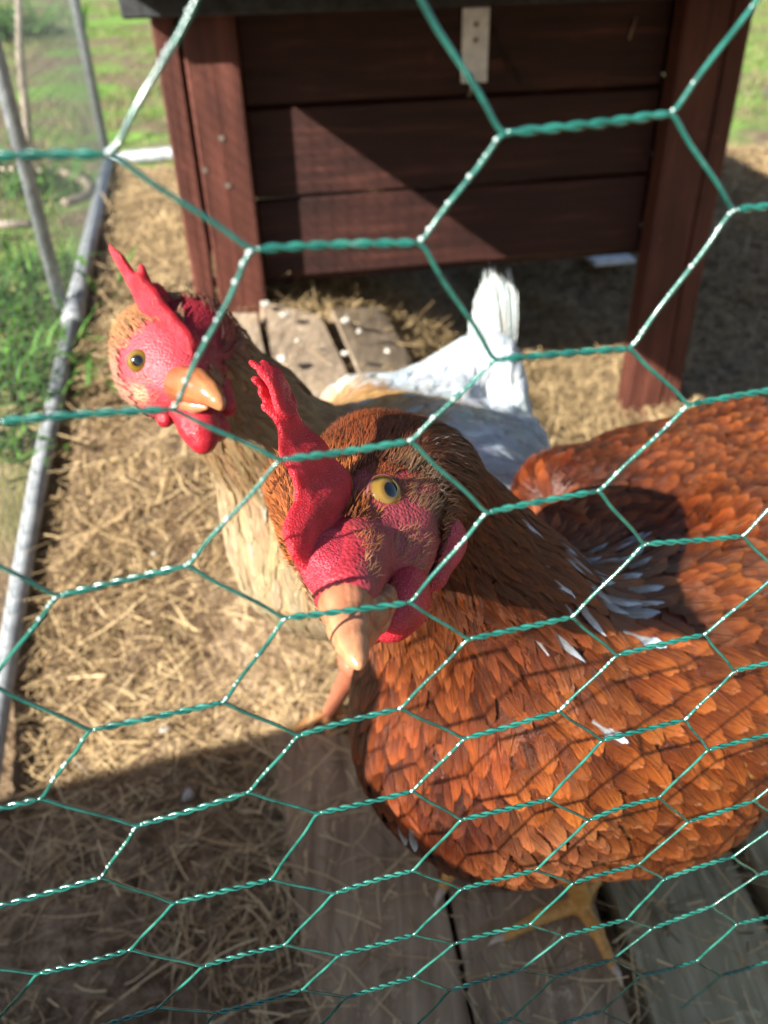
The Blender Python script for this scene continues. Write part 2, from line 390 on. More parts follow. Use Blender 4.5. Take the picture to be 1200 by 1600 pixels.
rf = cb('roof', [((-.685, -.035, .594), (.125, DEP+.04, .612))], M_felt, .004)
cb('drip_edge', [((-.683, -.047, .584), (.123, -.0355, .6105))], M_felt, .002, rf)
def PLc(px, py, off=0):
    e = np.array([math.cos(YAW), math.sin(YAW), 0]); mth = np.array([-math.sin(YAW), math.cos(YAW), 0]); r = ray(px, py); t = (((p0+mth*off)-C0)@mth)/(r@mth); w = C0+r*t
    return np.array([(w-p0)@e, off, w[2]])
for px, py in ((346, 216), (320, 266), (356, 290), (1108, 90)):
    w_ = PLc(px, py, -.0045 if px < 400 else -.0015); s_ = MB(); s_.tube([w_, w_+[0, .003, 0]], .0034, 10); s_.build('screw', M_screw, coop)
# hasp hanging on the top board
a = PLc(722, 12, TH); b = PLc(760, 128, TH)
hs = MB(); hs.box((a[0], TH-.004, b[2]), (b[0], TH-.0005, min(a[2], .5925)), .0012); hs.tube([(a[0]+.016, TH-.0045, .578+.0*i) for i in (0,)]+[(a[0]+.016, TH-.0065, .578)], .004, 8); ho = hs.build('hasp', M_hasp, coop)
for q, dz in ((.5, .018), (.5, .035), (.5, .088)):
    s_ = MB(); c = a[0]+(b[0]-a[0])*q; s_.tube([(c, TH-.0042, a[2]-dz), (c, TH-.0062, a[2]-dz)], .0032, 10); s_.build('screw', M_screw, ho)
sh = MB(); an = np.linspace(0, np.pi, 9); cx = (a[0]+b[0])/2; sh.tube([(cx-.007+.0*t, TH-.004-.012*math.sin(t), b[2]+.01-.012*math.cos(t)-.012) for t in an], .0022, 8); sh.build('staple', M_screw, ho, True)
# loose stalks caught on the boards
for i, pp in enumerate([[(760, 92), (790, 84), (800, 98), (815, 130)], [(770, 40), (780, 70), (795, 110)]]):
    s_ = MB(); s_.tube([tuple(PLc(x, y, TH-.003)) for x, y in pp], .0008, 6)
    o = s_.build('straw_stalk', M_straw, None, True); o.location = coop.location; o.rotation_euler = coop.rotation_euler
    tag(o, ['bent golden straw stalk caught on the dark coop board beside the hasp', 'straight straw wisp stuck vertically to the top coop board'][i], 'straw')
s_ = MB(); s_.tube([tuple(PLc(x, y, TH-.004)) for x, y in [(994, 27), (988, 45), (983, 62)]], .0014, 6); o = s_.build('wood_splinter', M_hose, None, True); o.location = coop.location; o.rotation_euler = coop.rotation_euler
tag(o, 'small orange splinter stuck on the upper right coop board', 'splinter')
# added roof sheet out of view, reaching from the coop towards the camera: it throws the slanting shade on the coop front
cov = cb('shade_roof', [((-.68, -.72, .6125), (.95, -.05, .620))], M_felt, .002, coop); cov.parent = None
cov.location = coop.location; cov.rotation_euler = coop.rotation_euler
tag(cov, 'added flat felted roof sheet over the pen, shading the coop front', 'roof')
# added timber box below the camera, unseen, shading the near pen floor
MY = math.radians(14.7); bx = tag(empty('shade_box', (-.0518, .03, 0), MY), 'added low timber box outside the netting, shading the pen floor', 'shade box')
for k, (a, b) in enumerate(((-.02, .118), (.122, .258), (.262, .42))):
    cb('wall_board', [((-.352, -.035, a), (-.045, -.002, b))], M_board2, .003, bx); cb('wall_board', [((-.352, -.35, a), (-.045, -.32, b))], M_board2, .003, bx)
    for xx in (-.352, -.075): cb('end_board', [((xx, -.318, a), (xx+.03, -.037, b))], M_board2, .003, bx)
cb('box_fill', [((-.32, -.317, .30), (-.077, -.038, .37))], M_stake, .003, bx)
bn = tag(empty('shade_screen', (-.0518, .03, 0), MY), 'added tall slatted timber screen left of the low box, shading the pen floor', 'shade screen')  # added slatted screen, unseen, throws the shade at lower left
for k in range(5): b = MB(); b.box((-1.9, -.035, -.02+k*.138), (-.60, -.002, .109+k*.138), .003); b.box((-.562, -.035, -.02+k*.138), (-.36, -.002, .109+k*.138), .003); b.build('slat_board', M_board2, bn)  # slot left between the added slats to let a sun streak through
for xx in (-1.9, -.65, -.56, -.41): b = MB(); b.box((xx, -.588, -.02), (xx+.05, -.037, .60), .003); b.build('end_board', M_board2, bn)

# ---------------------------------------------------------------- pen frame tubes
def tubeobj(name, pts, r, mat, parent=None, n=10): b = MB(); b.tube(pts, r, n); return b.build(name, mat, parent, True)
def smooth_pts(pts, n=24):
    pts = np.asarray(pts, float); k = np.linspace(0, 1, len(pts)); t = np.linspace(0, 1, n); out = np.stack([np.interp(t, k, pts[:, i]) for i in range(3)], 1)
    return out
pen = tag(empty('pen_frame', tuple(base_pt[0]-[0, 0, .02])), 'grey galvanised tube frame of the wire run at left', 'pen frame')
inv = -np.array(pen.location)
tubeobj('base_tube', base_pt[:3]+inv, .0135, M_galv, pen); tubeobj('base_tube', base_pt[2:]+inv, .0105, M_galv, pen)
cl = MB(); q = base_pt[2]; dd = base_pt[1]-base_pt[3]; dd /= np.linalg.norm(dd); cl.tube([q-dd*.03+inv, q+dd*.03+inv], .0145, 12); cl.build('joint_sleeve', M_galv, pen, True)
def upright(px, py, z1, r):
    q = T(px, py, .02); return tubeobj('upright', [q+inv, q+[0, 0, z1]+inv], r, M_galv, pen), q
upright(168, 250, .9, .012); upright(97, 482, .9, .0095)
e1 = T(1145, 203, .02); e1b = T(1260, 235, .02)
yb = base_pt[0]; endp = yb+np.array([2.9, .45, -.02])
far = [T(x, y, .02) for x, y in ((168, 250), (272, 240))]
d = far[1]-far[0]; d[2] = 0; d /= np.linalg.norm(d)
tubeobj('base_tube', [far[0]+inv, far[0]+d*3.2+inv], .018, M_galv, pen)
# fine welded mesh between the left uprights
fm = MB(); A = base_pt[0]; B = base_pt[-1]
L = np.linalg.norm(B-A); nv = int(L/.019)
ks = np.linspace(0, 1, len(base_pt)); seg = np.r_[0, np.cumsum(np.linalg.norm(np.diff(base_pt, axis=0), axis=1))]
def bp(s): return np.array([np.interp(s, seg, base_pt[:, i]) for i in range(3)])
for i in range(int(seg[-1]/.018)):
    q = bp(i*.018); fm.tube([q+inv, q+[0, 0, .75]+inv], .0004, 4, False)
for k in range(1, 42):
    fm.tube([bp(s)+[0, 0, k*.018]+inv for s in np.linspace(0, seg[-1], 14)], .0004, 4, False)
fm.build('welded_mesh', M_dullwire, pen, True)

# ---------------------------------------------------------------- garden bits outside
st = tag(empty('garden_stake', tuple(T(42, 245))), 'thin weathered wooden stake standing in the bed outside the pen', 'stake')
q = T(42, 245); r0 = ray(30, 0); dist = q[1]/r0[1]; top = C0+r0*dist
sb = MB(); sb.tube([(0, 0, -.03), tuple((top-q)*.3+[.004, 0, 0]), tuple((top-q)*.65+[-.006, 0, 0]), tuple((top-q)*1.12)], [.013, .012, .011, .009], 8); sb.build('stick', M_stake, st, True)
hp = [T(x, y, .012) for x, y in ((-60, 262), (20, 268), (90, 268), (160, 272), (220, 280), (262, 292), (280, 306), (270, 316))]
hp = [T(x, y, .03) for x, y in ((-40, 264), (30, 266), (80, 268), (110, 273), (130, 281), (141, 292), (139, 303), (128, 310), (100, 318))]
tag(tubeobj('garden_hose', smooth_pts(hp, 30), .0095, M_hose), 'pale faded hose curling on the ground left of the pen', 'hose')
a, b = T(-60, 354, .03), T(48, 350, .03); e = MB(); e.tube([a, (a+b)/2, b], .008, 8); tag(e.build('edging_pole', M_stake, None, True), 'pale grey edging pole lying across the bed at far left', 'edging')
def clump(px, py, n, hgt, spread, label):
    q = T(px, py); r = tag(empty('weed_clump', tuple(q)), label, 'plant', 'leafy weeds growing outside the pen'); a = rng.uniform(0, 2*np.pi, n); el_ = rng.uniform(.15, 1.3, n)
    D = unit(np.stack([np.cos(a)*np.cos(el_), np.sin(a)*np.cos(el_), np.sin(el_)], 1)); off = rng.normal(0, spread, (n, 3)); off[:, 2] = abs(off[:, 2])*.3
    N = unit(np.cross(D, np.cross(np.array([0, 0, 1.]), D)+1e-6)); N[N[:, 2] < 0] *= -1
    L = rng.uniform(.4, 1, n)*hgt
    c = lerpc((.03, .09, .02), (.16, .34, .07), rng.random(n))
    strips('leaves', off, D, N, L, L*rng.uniform(.10, .2, n), M_grass, c, 5, -.45, True, r)
clump(5, 500, 260, .06, .06, 'bright green leafy weed beside the left base tube near the joint')
clump(22, 600, 340, .05, .055, 'dense dark green weed against the mesh below the tube joint')
clump(50, 430, 130, .05, .04, 'small green weed tuft just left of the slanting upright')
clump(55, 300, 130, .10, .07, 'pale green weed inside the curl of the hose')
clump(5, 60, 200, .28, .14, 'dark leafy shrub clump at the far top left corner')
clump(10, 700, 90, .04, .03, 'low sparse weed beside the base tube nearest the camera')

# ---------------------------------------------------------------- boards on the ground
def plank(pxs, top, th, mat, label, dz=None, tz=None):
    """pxs: four corner pixels (near-left, near-right, far-right, far-left) dropped on height top (one value or four)"""
    tops = top if isinstance(top, (list, tuple)) else [top]*4
    q = np.array([G(x, y, t) for (x, y), t in zip(pxs, tops)]); c = q.mean(0); c[2] -= th
    n = np.cross(q[1]-q[0], q[3]-q[0]); n /= np.linalg.norm(n)
    if n[2] < 0: n = -n
    nl, nw = 14, 6; V = []
    for lev in (0, 1):
        for i in range(nl+1):
            for j in range(nw+1):
                u, v = j/nw, i/nl; p_ = (q[0]*(1-u)+q[1]*u)*(1-v)+(q[3]*(1-u)+q[2]*u)*v
                edge = max(abs(u-.5), abs(v-.5))*2
                drop = .0015 if edge > .99 else 0
                w = .0018*vnoise(p_[0]*1.0+5, p_[1], 22, 7)
                V.append(p_+n*(w-drop)-n*(th if lev else 0)-c)
    m1 = (nl+1)*(nw+1); idx = lambda l, i, j: l*m1+i*(nw+1)+j; f = []
    for i in range(nl):
        for j in range(nw): f.append([idx(0, i, j), idx(0, i, j+1), idx(0, i+1, j+1), idx(0, i+1, j)]); f.append([idx(1, i, j), idx(1, i+1, j), idx(1, i+1, j+1), idx(1, i, j+1)])
        f.append([idx(0, i, 0), idx(0, i+1, 0), idx(1, i+1, 0), idx(1, i, 0)]); f.append([idx(0, i+1, nw), idx(0, i, nw), idx(1, i, nw), idx(1, i+1, nw)])
    for j in range(nw): f.append([idx(0, 0, j+1), idx(0, 0, j), idx(1, 0, j), idx(1, 0, j+1)]); f.append([idx(0, nl, j), idx(0, nl, j+1), idx(1, nl, j+1), idx(1, nl, j)])
    me = bpy.data.meshes.new('plank'); me.from_pydata([tuple(v) for v in V], [], f); me.update(); me.materials.append(mat)
    o = link('plank', me); o.location = c; tag(o, label, 'plank', 'planks laid on the pen floor'); return o
HB = .05
plank([(495, 1640), (745, 1640), (640, 1150), (425, 1145)], HB, .028, M_board2, 'dark weathered plank under the beak of the front hen, leftmost at the bottom')
plank([(752, 1640), (1000, 1640), (850, 1150), (655, 1150)], HB, .028, M_board2, 'weathered plank under the feet of the front hen')
plank([(1040, 1640), (1290, 1640), (1075, 1200), (885, 1170)], HB, .028, M_board3, 'mossy plank coloured as sunlit, right of the front hen feet')
plank([(1330, 1640), (1600, 1640), (1290, 1230), (1110, 1200)], HB, .028, M_board3, 'plank coloured as sunlit at the lower right edge')
# sleepers under the boards
for k, (x, y) in enumerate(((480, 1540), (455, 1210))):
    a = G(x-15, y, .02); b_ = MB(); c = a; b_.box((0, -.03, -.03), (.62, .03, .0), .003); o = b_.build('bearer', M_board2); o.location = (a[0]+.02, a[1], .0215); o.rotation_euler = (0, 0, .05)
    tag(o, ['wooden bearer under the near ends of the planks', 'wooden bearer under the far ends of the planks'][k], 'bearer')
def tz(x, y): q = T(x, y, .022); return q[2]
def plank_t(px, label): return plank(px, [tz(*q) for q in px], .022, M_board, label)
plank_t([(350, 640), (432, 640), (400, 488), (335, 488)], 'short pale board at the foot of the left coop post')
plank_t([(445, 645), (572, 640), (500, 492), (408, 468)], 'sunlit pale board between the coop post and the dark gap')
plank_t([(588, 640), (690, 640), (596, 478), (520, 482)], 'sunlit board right of the dark gap, near the white hen back')

# pebbles and droppings
def pebble(px, py, rpx, label, up=.008, z=None, mat=None):
    q = G(px, py, z) if z is not None else T(px, py, up); dep = (q-C0)@fwd; r = .72*rpx*dep/F
    bm_v = []; s = Sdf()
    for _ in range(4): s.cap(rng.normal(0, r*.35, 3)*[1, 1, .5], rng.normal(0, r*.35, 3)*[1, 1, .5], r*.6, r*.5, r*.3)
    lo, hi = s.bounds(); V, f = surfnet(s, lo, hi, r/5); o = link('pebble', mesh_np('pebble', V, f, mat or M_stone)); o.location = q; tag(o, label, 'pebble', 'pale pebbles and droppings on the pen floor'); return o
pebble(445, 428+350-350, 1, 'x') if 0 else None
for x, y, r, l in ((415, 475, 9, 'white pebble at the upper left corner of the sunlit board'), (446, 492, 9, 'chunky white pebble high on the sunlit board'), (442, 560, 10, 'white pebble low on the sunlit board near the comb tips'),
                   (540, 500, 9, 'white pebble just right of the dark gap between boards'), (538, 552, 8, 'pale pebble lying in the dark gap between boards'), (605, 548, 7, 'small pale pebble at the right edge of the boards'),
                   (465, 532, 5, 'tiny pale pebble in the middle of the sunlit board'), (560, 518, 6, 'tiny grey pebble right of the dark gap')): pebble(x, y, r, l, .026)
pebble(296, 1241, 14, 'lone white pebble on the shaded straw at lower left'); pebble(258, 1138, 13, 'whitish pebble under the wire at the shade edge')
pebble(240, 865, 6, 'small bright pebble on the sunlit straw left of the breast of the buff hen')
q = G(940, 412, .02); e = MB(); e.box((-.05, -.04, 0), (.05, .04, .012), .003); o = e.build('scrap_board', M_white_chip); o.location = (T(945, 412)[0], T(945, 412)[1], T(945, 412)[2]+.01); o.rotation_euler = (.1, .05, .3)
tag(o, 'pale flat scrap lying in the shade beneath the coop', 'scrap')

# ---------------------------------------------------------------- green hexagonal wire netting
NODES = {(0,0):(None,(168,242)),(2,0):((790,208),(1045,178)),(1,1):((400,390),(652,380)),(3,1):((1150,328),None),(0,2):(None,(265,640)),(2,2):((778,562),(980,545)),
(1,3):((443,718),(637,690)),(3,3):((1080,632),None),(0,4):((95,930),(287,885)),(2,4):((765,800),(932,768)),(1,5):((450,965),(637,942)),(3,5):((1010,850),(1158,838)),
(0,6):((145,1140),(345,1098)),(2,6):((735,998),(890,965)),(-1,7):(None,(60,1249)),(1,7):((470,1148),(622,1108)),(3,7):((967,1023),(1098,992)),
(0,8):((218,1289),(385,1239)),(2,8):((729,1153),(870,1112)),(4,8):((1150,1048),None),(-1,9):(None,(155,1372)),(1,9):((500,1270),(641,1237)),(3,9):((944,1156),(1068,1125)),
(0,10):((275,1410),(420,1375)),(2,10):((724,1280),(853,1250)),(4,10):((1109,1171),None),(-1,11):((63,1520),(200,1485)),(1,11):((525,1395),(642,1361)),(3,11):((922,1281),(1027,1247)),
(0,12):((320,1509),(442,1477)),(2,12):((724,1388),(835,1360)),(4,12):((1078,1283),(1175,1252)),(-1,13):(None,(245,1575)),(1,13):((532,1492),(644,1461)),(3,13):((898,1379),(995,1352)),
(0,14):((340,1582),(470,1547)),(2,14):((712,1474),(826,1445)),(4,14):((1040,1373),(1142,1340)),(1,15):((543,1558),(644,1527)),(3,15):((884,1462),(977,1437)),
(2,16):((705,1547),(812,1516)),(4,16):((1021,1450),(1109,1417)),(3,17):((870,1525),(955,1500))}
Hu = np.array([.04353, .0114, .00013]); Hv = np.array([0, .0005, -.02007]); HT = np.array([-.05178, .12217, H-.01779]); TAU = .30
hn = np.cross(Hu, Hv); hn /= np.linalg.norm(hn)
known = []
for (c, r), (Lp, Rp) in NODES.items():
    for px, s in ((Lp, -1), (Rp, 1)):
        if px:
            d = ray(*px); w = C0+d*(((HT-C0)@hn)/(d@hn)); known.append(((c+s*TAU, r), w))
KS = np.array([k for k, _ in known]); KW = np.array([w for _, w in known]); KR = KW-(HT+KS[:, :1]*Hu+KS[:, 1:]*Hv)
KD = {(round(k[0], 2), k[1]): w for k, w in known}
def node(c, r, s):
    k = (round(c+s*TAU, 2), r)
    if k in KD: return KD[k]
    dd = ((KS-[k[0], k[1]])*[1, .5]); w = 1/((dd**2).sum(1)+.15)**2; res = (KR*w[:, None]).sum(0)/w.sum()
    m = 1/(1+((dd**2).sum(1).min())*.3)
    return HT+Hu*k[0]+Hv*k[1]+res*m
net = tag(empty('wire_netting', (0, 0, 0)), 'green coated hexagonal wire netting stretched in front of the hens', 'wire netting')
nb = MB(); glints = []; WR = .00043
def twist(a, b, turns, r=.00042, wr=WR):
    L = np.linalg.norm(b-a); d = (b-a)/L; u = np.cross(d, hn); u /= np.linalg.norm(u); v = np.cross(d, u); n = int(turns*10)+1
    t = np.linspace(0, 1, n); ph = rng.uniform(0, 6.28); env = np.clip(np.minimum(t, 1-t)*14, .25, 1)*r
    wob = rng.normal(0, .00025, 2)
    for s in (0, np.pi):
        an = ph+s+t*turns*2*np.pi*(1+.0*t)
        pts = a+t[:, None]*(b-a)+env[:, None]*(np.cos(an)[:, None]*u+np.sin(an)[:, None]*v)+np.sin(t*np.pi)[:, None]*(u*wob[0]+v*wob[1])
        nb.tube(pts, wr, 7)
def single(a, b, da, db):
    L = np.linalg.norm(b-a); t = np.linspace(0, 1, 13)[:, None]; ca = a+da*L*.05; cb_ = b+db*L*.05
    p1 = a+(b-a)*.30; p2 = a+(b-a)*.70
    q = [a, ca*.5+(a+(b-a)*.1)*.5, p1, p2, cb_*.5+(b-(b-a)*.1)*.5, b]
    # smooth through control points
    pts = np.array(q); tt = np.linspace(0, 5, 16); i = np.clip(tt.astype(int), 0, 4); fr = tt-i; g = lambda k: pts[np.clip(k, 0, 5)]
    f_ = fr[:, None]; c = .5*((2*g(i))+(-g(i-1)+g(i+1))*f_+(2*g(i-1)-5*g(i)+4*g(i+1)-g(i+2))*f_**2+(-g(i-1)+3*g(i)-3*g(i+1)+g(i+2))*f_**3)
    nb.tube(c, WR*1.08, 8); return c
for r in range(-13, 20):
    for c in range(-5, 9):
        if (c+r) % 2: continue
        a, b = node(c, r, -1), node(c, r, 1); d = (b-a)/np.linalg.norm(b-a)
        twist(a, b, 3.6)
        lo = node(c+1, r+1, -1); single(b, lo, d, -d)
        lo = node(c-1, r+1, 1); pc = single(a, lo, -d, d)
        if r < 9 and -2 < c < 6:
            for _ in range(rng.integers(5, 15)):
                k = rng.integers(1, 14); q = pc[k]*(1-.5)+pc[k+1]*.5; glints.append((q+(pc[k+1]-pc[k])*rng.uniform(-.5, .5)+np.array([-.45, -.6, .45])*WR*1.05, rng.uniform(.00022, .0005)))
nb.build('hexagonal_wire', M_wire, net, True)
db_ = MB()
for q, r in glints:
    V = []; 
    for i in range(5):
        th = np.pi*i/4
        for j in range(6): ph = 2*np.pi*j/6; V.append(q+r*np.array([np.sin(th)*np.cos(ph), np.sin(th)*np.sin(ph), np.cos(th)]))
    f = [[i*6+j, (i+1)*6+j, (i+1)*6+(j+1) % 6, i*6+(j+1) % 6] for i in range(4) for j in range(6)]
    db_.add(V, f)
tag(db_.build('glint_beads', M_glint, net, True), kind='stuff')  # added beads imitating bright glints along the slanting wires

# ---------------------------------------------------------------- hens
def feather_mat(name, rough=.5, trans=.12, fray=.3, kd=1.):
    m = NT(name); c = m.attr('tint'); uv = m.n('UVMap').outputs[0]; sx = m.n('SeparateXYZ'); m.set(sx.inputs[0], uv)
    u, v = sx.outputs[0], sx.outputs[1]
    side = m.math('ABSOLUTE', m.math('SUBTRACT', u, .5))
    # barbs: fine slanting lines either side of the quill
    ph = m.math('ADD', m.math('MULTIPLY', v, 120.), m.math('MULTIPLY', side, -60.)); ph = m.math('ADD', ph, m.math('MULTIPLY', m.noise(500, 2), 9.))
    barb = m.math('ADD', m.math('MULTIPLY', m.math('SINE', ph), .5), .5)
    n2 = m.noise(220, 3)
    c1 = m.mix(m.math('MULTIPLY', barb, .16), c, m.mix(1., c, (.5, .4, .35), 'MULTIPLY'))
    cmb = m.n('CombineXYZ'); m.set(cmb.inputs[0], m.math('MULTIPLY', u, 26.)); m.set(cmb.inputs[1], m.math('MULTIPLY', v, 2.5)); m.set(cmb.inputs[2], m.math('MULTIPLY', m.attr('tint', 'Fac'), 90.))
    st_ = m.noise(1., 3, .6, vec=cmb.outputs[0]); c1 = m.mix(m.ramp(st_, [(.42, g3(0)), (.66, g3(.95))]), c1, m.mix(1., c, (1.9, 2.4, 2.9), 'MULTIPLY'))
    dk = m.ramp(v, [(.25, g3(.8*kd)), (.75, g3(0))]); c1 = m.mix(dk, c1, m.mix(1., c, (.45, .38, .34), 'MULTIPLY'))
    tip = m.math('MAXIMUM', m.ramp(v, [(.60, g3(0)), (.98, g3(.95*kd))]), m.math('MULTIPLY', m.ramp(side, [(.34, g3(0)), (.5, g3(.45*kd))]), m.ramp(v, [(.4, g3(0)), (.7, g3(1))])))  # pale fringe: tip colour plus satin highlights painted in
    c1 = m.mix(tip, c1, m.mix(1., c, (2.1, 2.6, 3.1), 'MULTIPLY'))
    m.p(Base_Color=c1, Roughness=rough, Specular_IOR_Level=.7)
    m.bump(m.math('ADD', m.math('ADD', m.math('MULTIPLY', barb, .15), m.math('MULTIPLY', st_, 2.0)), m.math('MULTIPLY', m.ramp(side, [(0., g3(1)), (.06, g3(0))]), .8)), .9, .0009)
    tr = m.n('BsdfTranslucent'); m.set(tr.inputs[0], c1); mx = m.n('MixShader'); mx.inputs[0].default_value = trans
    fr = m.n('TexWhiteNoise', noise_dimensions='1D'); m.set(fr.inputs[1], m.math('FLOOR', m.math('ADD', m.math('MULTIPLY', v, 62.), m.math('MULTIPLY', side, -44.))))
    cut = m.math('ADD', m.math('MULTIPLY', fr.outputs[0], fray), m.math('MAXIMUM', m.math('MULTIPLY', side, 2.), m.math('MULTIPLY', m.math('SUBTRACT', v, .70), 3.3)))
    cut = m.math('GREATER_THAN', cut, 1.02); tp = m.n('BsdfTransparent'); m2 = m.n('MixShader'); m.set(m2.inputs[0], cut)
    m.t.links.new(m.b.outputs[0], mx.inputs[1]); m.t.links.new(tr.outputs[0], mx.inputs[2]); m.t.links.new(mx.outputs[0], m2.inputs[1]); m.t.links.new(tp.outputs[0], m2.inputs[2]); m.t.links.new(m2.outputs[0], m.o.inputs[0]); return m.m
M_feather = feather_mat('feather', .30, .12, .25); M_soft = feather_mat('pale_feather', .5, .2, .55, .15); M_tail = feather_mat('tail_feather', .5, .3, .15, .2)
m = NT('hen_body'); c = m.attr('tint'); vn = m.n('TexVoronoi'); m.set(vn.inputs['Vector'], m.obj()); vn.inputs['Scale'].default_value = 900
m.p(Base_Color=m.mix(.35, c, m.mix(1., c, m.ramp(m.noise(300, 4), [(.3, g3(.3)), (.7, g3(1.6))]), 'MULTIPLY')), Roughness=.5, Subsurface_Weight=.15, Subsurface_Radius=(.006, .002, .001), Subsurface_Scale=1.)
m.bump(m.math('ADD', m.math('MULTIPLY', vn.outputs[0], -1.), m.noise(260, 3)), .6, .0006); M_body = m.m
def flesh(name, c1, c2, rough=.4, vscale=2000, b=.8, sss=.5):
    m = NT(name); vn = m.n('TexVoronoi'); m.set(vn.inputs['Vector'], m.obj()); vn.inputs['Scale'].default_value = vscale
    n = m.noise(120, 4); col = m.mix(m.ramp(n, [(.35, g3(0)), (.65, g3(1))]), c1, c2)
    col = m.mix(m.ramp(vn.outputs[0], [(.1, g3(.4)), (.38, g3(0))]), col, (.85, .25, .28))  # pinkish dots paint highlights onto the skin granules
    m.p(Base_Color=col, Roughness=rough, Subsurface_Weight=sss, Subsurface_Radius=(.006, .0012, .001), Subsurface_Scale=1.)
    m.bump(m.math('ADD', m.math('MULTIPLY', vn.outputs[0], -1.), m.math('MULTIPLY', n, .6)), b, .0006); return m.m
M_comb = flesh('comb_flesh', (.42, .007, .015), (.56, .022, .040)); M_wattle = flesh('wattle_flesh', (.34, .006, .016), (.48, .02, .035), .3, 1700, .5)
M_lobe = flesh('ear_lobe_flesh', (.34, .02, .04), (.48, .05, .08), .4, 1500)
m = NT('beak_horn'); n = m.noise(140, 4); m.p(Base_Color=m.mix(1., m.attr('tint'), m.ramp(n, [(.3, g3(.75)), (.7, g3(1.15))]), 'MULTIPLY'), Roughness=.3, Subsurface_Weight=.2, Subsurface_Radius=(.004, .002, .001), Subsurface_Scale=1.); m.bump(m.noise(420, 3), .35, .0004); M_beak = m.m
m = NT('leg_scale'); vn = m.n('TexVoronoi'); m.set(vn.inputs['Vector'], m.obj()); vn.inputs['Scale'].default_value = 330
m.p(Base_Color=m.ramp(m.noise(90, 3), [(.3, (.50, .22, .07)), (.7, (.68, .36, .15))]), Roughness=.45); m.bump(vn.outputs[0], .6, .0008); M_leg = m.m
m = NT('claw_horn'); m.p(Base_Color=(.55, .42, .3), Roughness=.35); M_claw = m.m
m = NT('iris'); lp = m.n('TexCoord').outputs['Object']; sx = m.n('SeparateXYZ'); m.set(sx.inputs[0], lp)
rr = m.math('SQRT', m.math('ADD', m.math('POWER', sx.outputs[0], 2.), m.math('POWER', sx.outputs[1], 2.)))
m.p(Base_Color=m.mix(.25, m.ramp(m.math('MULTIPLY', rr, 160.), [(.0, (.004, .004, .005)), (.36, (.004, .004, .005)), (.41, (.12, .065, .008)), (.62, (.24, .14, .018)), (.84, (.18, .10, .012)), (.93, (.10, .03, .02))]), m.ramp(m.noise(900, 2), [(.3, g3(.3)), (.7, g3(.6))]), 'MULTIPLY'), Roughness=.08, Coat_Weight=1., Coat_Roughness=.02); M_iris = m.m
m = NT('eyelid_skin'); m.p(Base_Color=(.22, .06, .06), Roughness=.6); m.bump(m.noise(600, 3), .4, .0003); M_lid = m.m

def feathers(name, sdf, pos, nrm, dirs, L, Wd, col, lift, mat, parent, segs=5, base=.0008, narrow=None, camber=.17, kind='stuff'):
    """rows of rounded, lifted blades that hug the body they grow from"""
    n = len(pos); t = np.linspace(0, 1, segs+1)
    pa = np.interp(t, [0, .2, .5, .75, .9, 1], [.55, .9, 1, .86, .58, .12]); pb = np.interp(t, [0, .3, .6, .8, 1], [.7, 1, .85, .5, .04]); ptd = np.clip((.45-Wd/L)/.2, 0, 1)
    p = pos.copy(); d = dirs.copy(); out = np.empty((n, segs+1, 3, 3)); step = (L/segs)[:, None]
    tw = rng.normal(0, .10, n)[:, None]; roll = rng.normal(0, .13, n)[:, None]; jo = rng.uniform(0, .0007, n)
    for i in range(segs+1):
        N = sdf.nrm(p); d = unit(d-N*(d*N).sum(1)[:, None]); s = np.cross(d, N); d = unit(d+s*tw/segs)
        off = base+lift*.62*L*t[i]**1.3+jo
        dist = sdf(p); q = p-N*dist[:, None]
        c = q+N*off[:, None]; w = (Wd*(pa[i]*(1-ptd)+pb[i]*ptd)*.5)[:, None]; s = np.cross(d, N)
        jit = rng.normal(0, .04, (n, 1))*w*(1 if i else 0)
        ro = N*w*roll*t[i]; out[:, i, 0] = c-s*(w+jit)-N*w*camber-ro; out[:, i, 1] = c+N*w*camber*.6; out[:, i, 2] = c+s*(w-jit)-N*w*camber+ro
        p = q+d*step
    b = (np.arange(n)*(segs+1)*3)[:, None]; f = []
    for i in range(segs):
        for j in (0, 1): f.append(b+np.array([3*i+j, 3*i+j+1, 3*i+j+4, 3*i+j+3]))
    uv = np.tile(np.stack([np.tile([0, .5, 1.], segs+1), np.repeat(t, 3)], 1), (n, 1))
    o = link(name, mesh_np(name, out.reshape(-1, 3), np.concatenate(f), mat, uv=uv, col=np.repeat(col, (segs+1)*3, axis=0)), parent)
    if kind: o['kind'] = kind
    return o
def tri_sample(V, Fq, n):
    T_ = np.concatenate([Fq[:, [0, 1, 2]], Fq[:, [0, 2, 3]]]); a, b, c = V[T_[:, 0]], V[T_[:, 1]], V[T_[:, 2]]
    ar = np.linalg.norm(np.cross(b-a, c-a), axis=1); i = rng.choice(len(T_), n, p=ar/ar.sum()); u = rng.random((n, 2)); m_ = u.sum(1) > 1; u[m_] = 1-u[m_]
    return a[i]+(b[i]-a[i])*u[:, :1]+(c[i]-a[i])*u[:, 1:]
def thin(pts, sp):
    """keep points at least sp apart (sp per point)"""
    cell = float(sp.max()); g = {}; keep = []
    for i, (p, s) in enumerate(zip(pts, sp)):
        k = tuple((p/cell).astype(int)); ok = True
        for dx in (-1, 0, 1):
            for dy in (-1, 0, 1):
                for dz in (-1, 0, 1):
                    for j in g.get((k[0]+dx, k[1]+dy, k[2]+dz), ()):
                        if ((pts[j]-p)**2).sum() < s*s: ok = False; break
                    if not ok: break
                if not ok: break
            if not ok: break
        if ok: g.setdefault(k, []).append(i); keep.append(i)
    return np.array(keep)
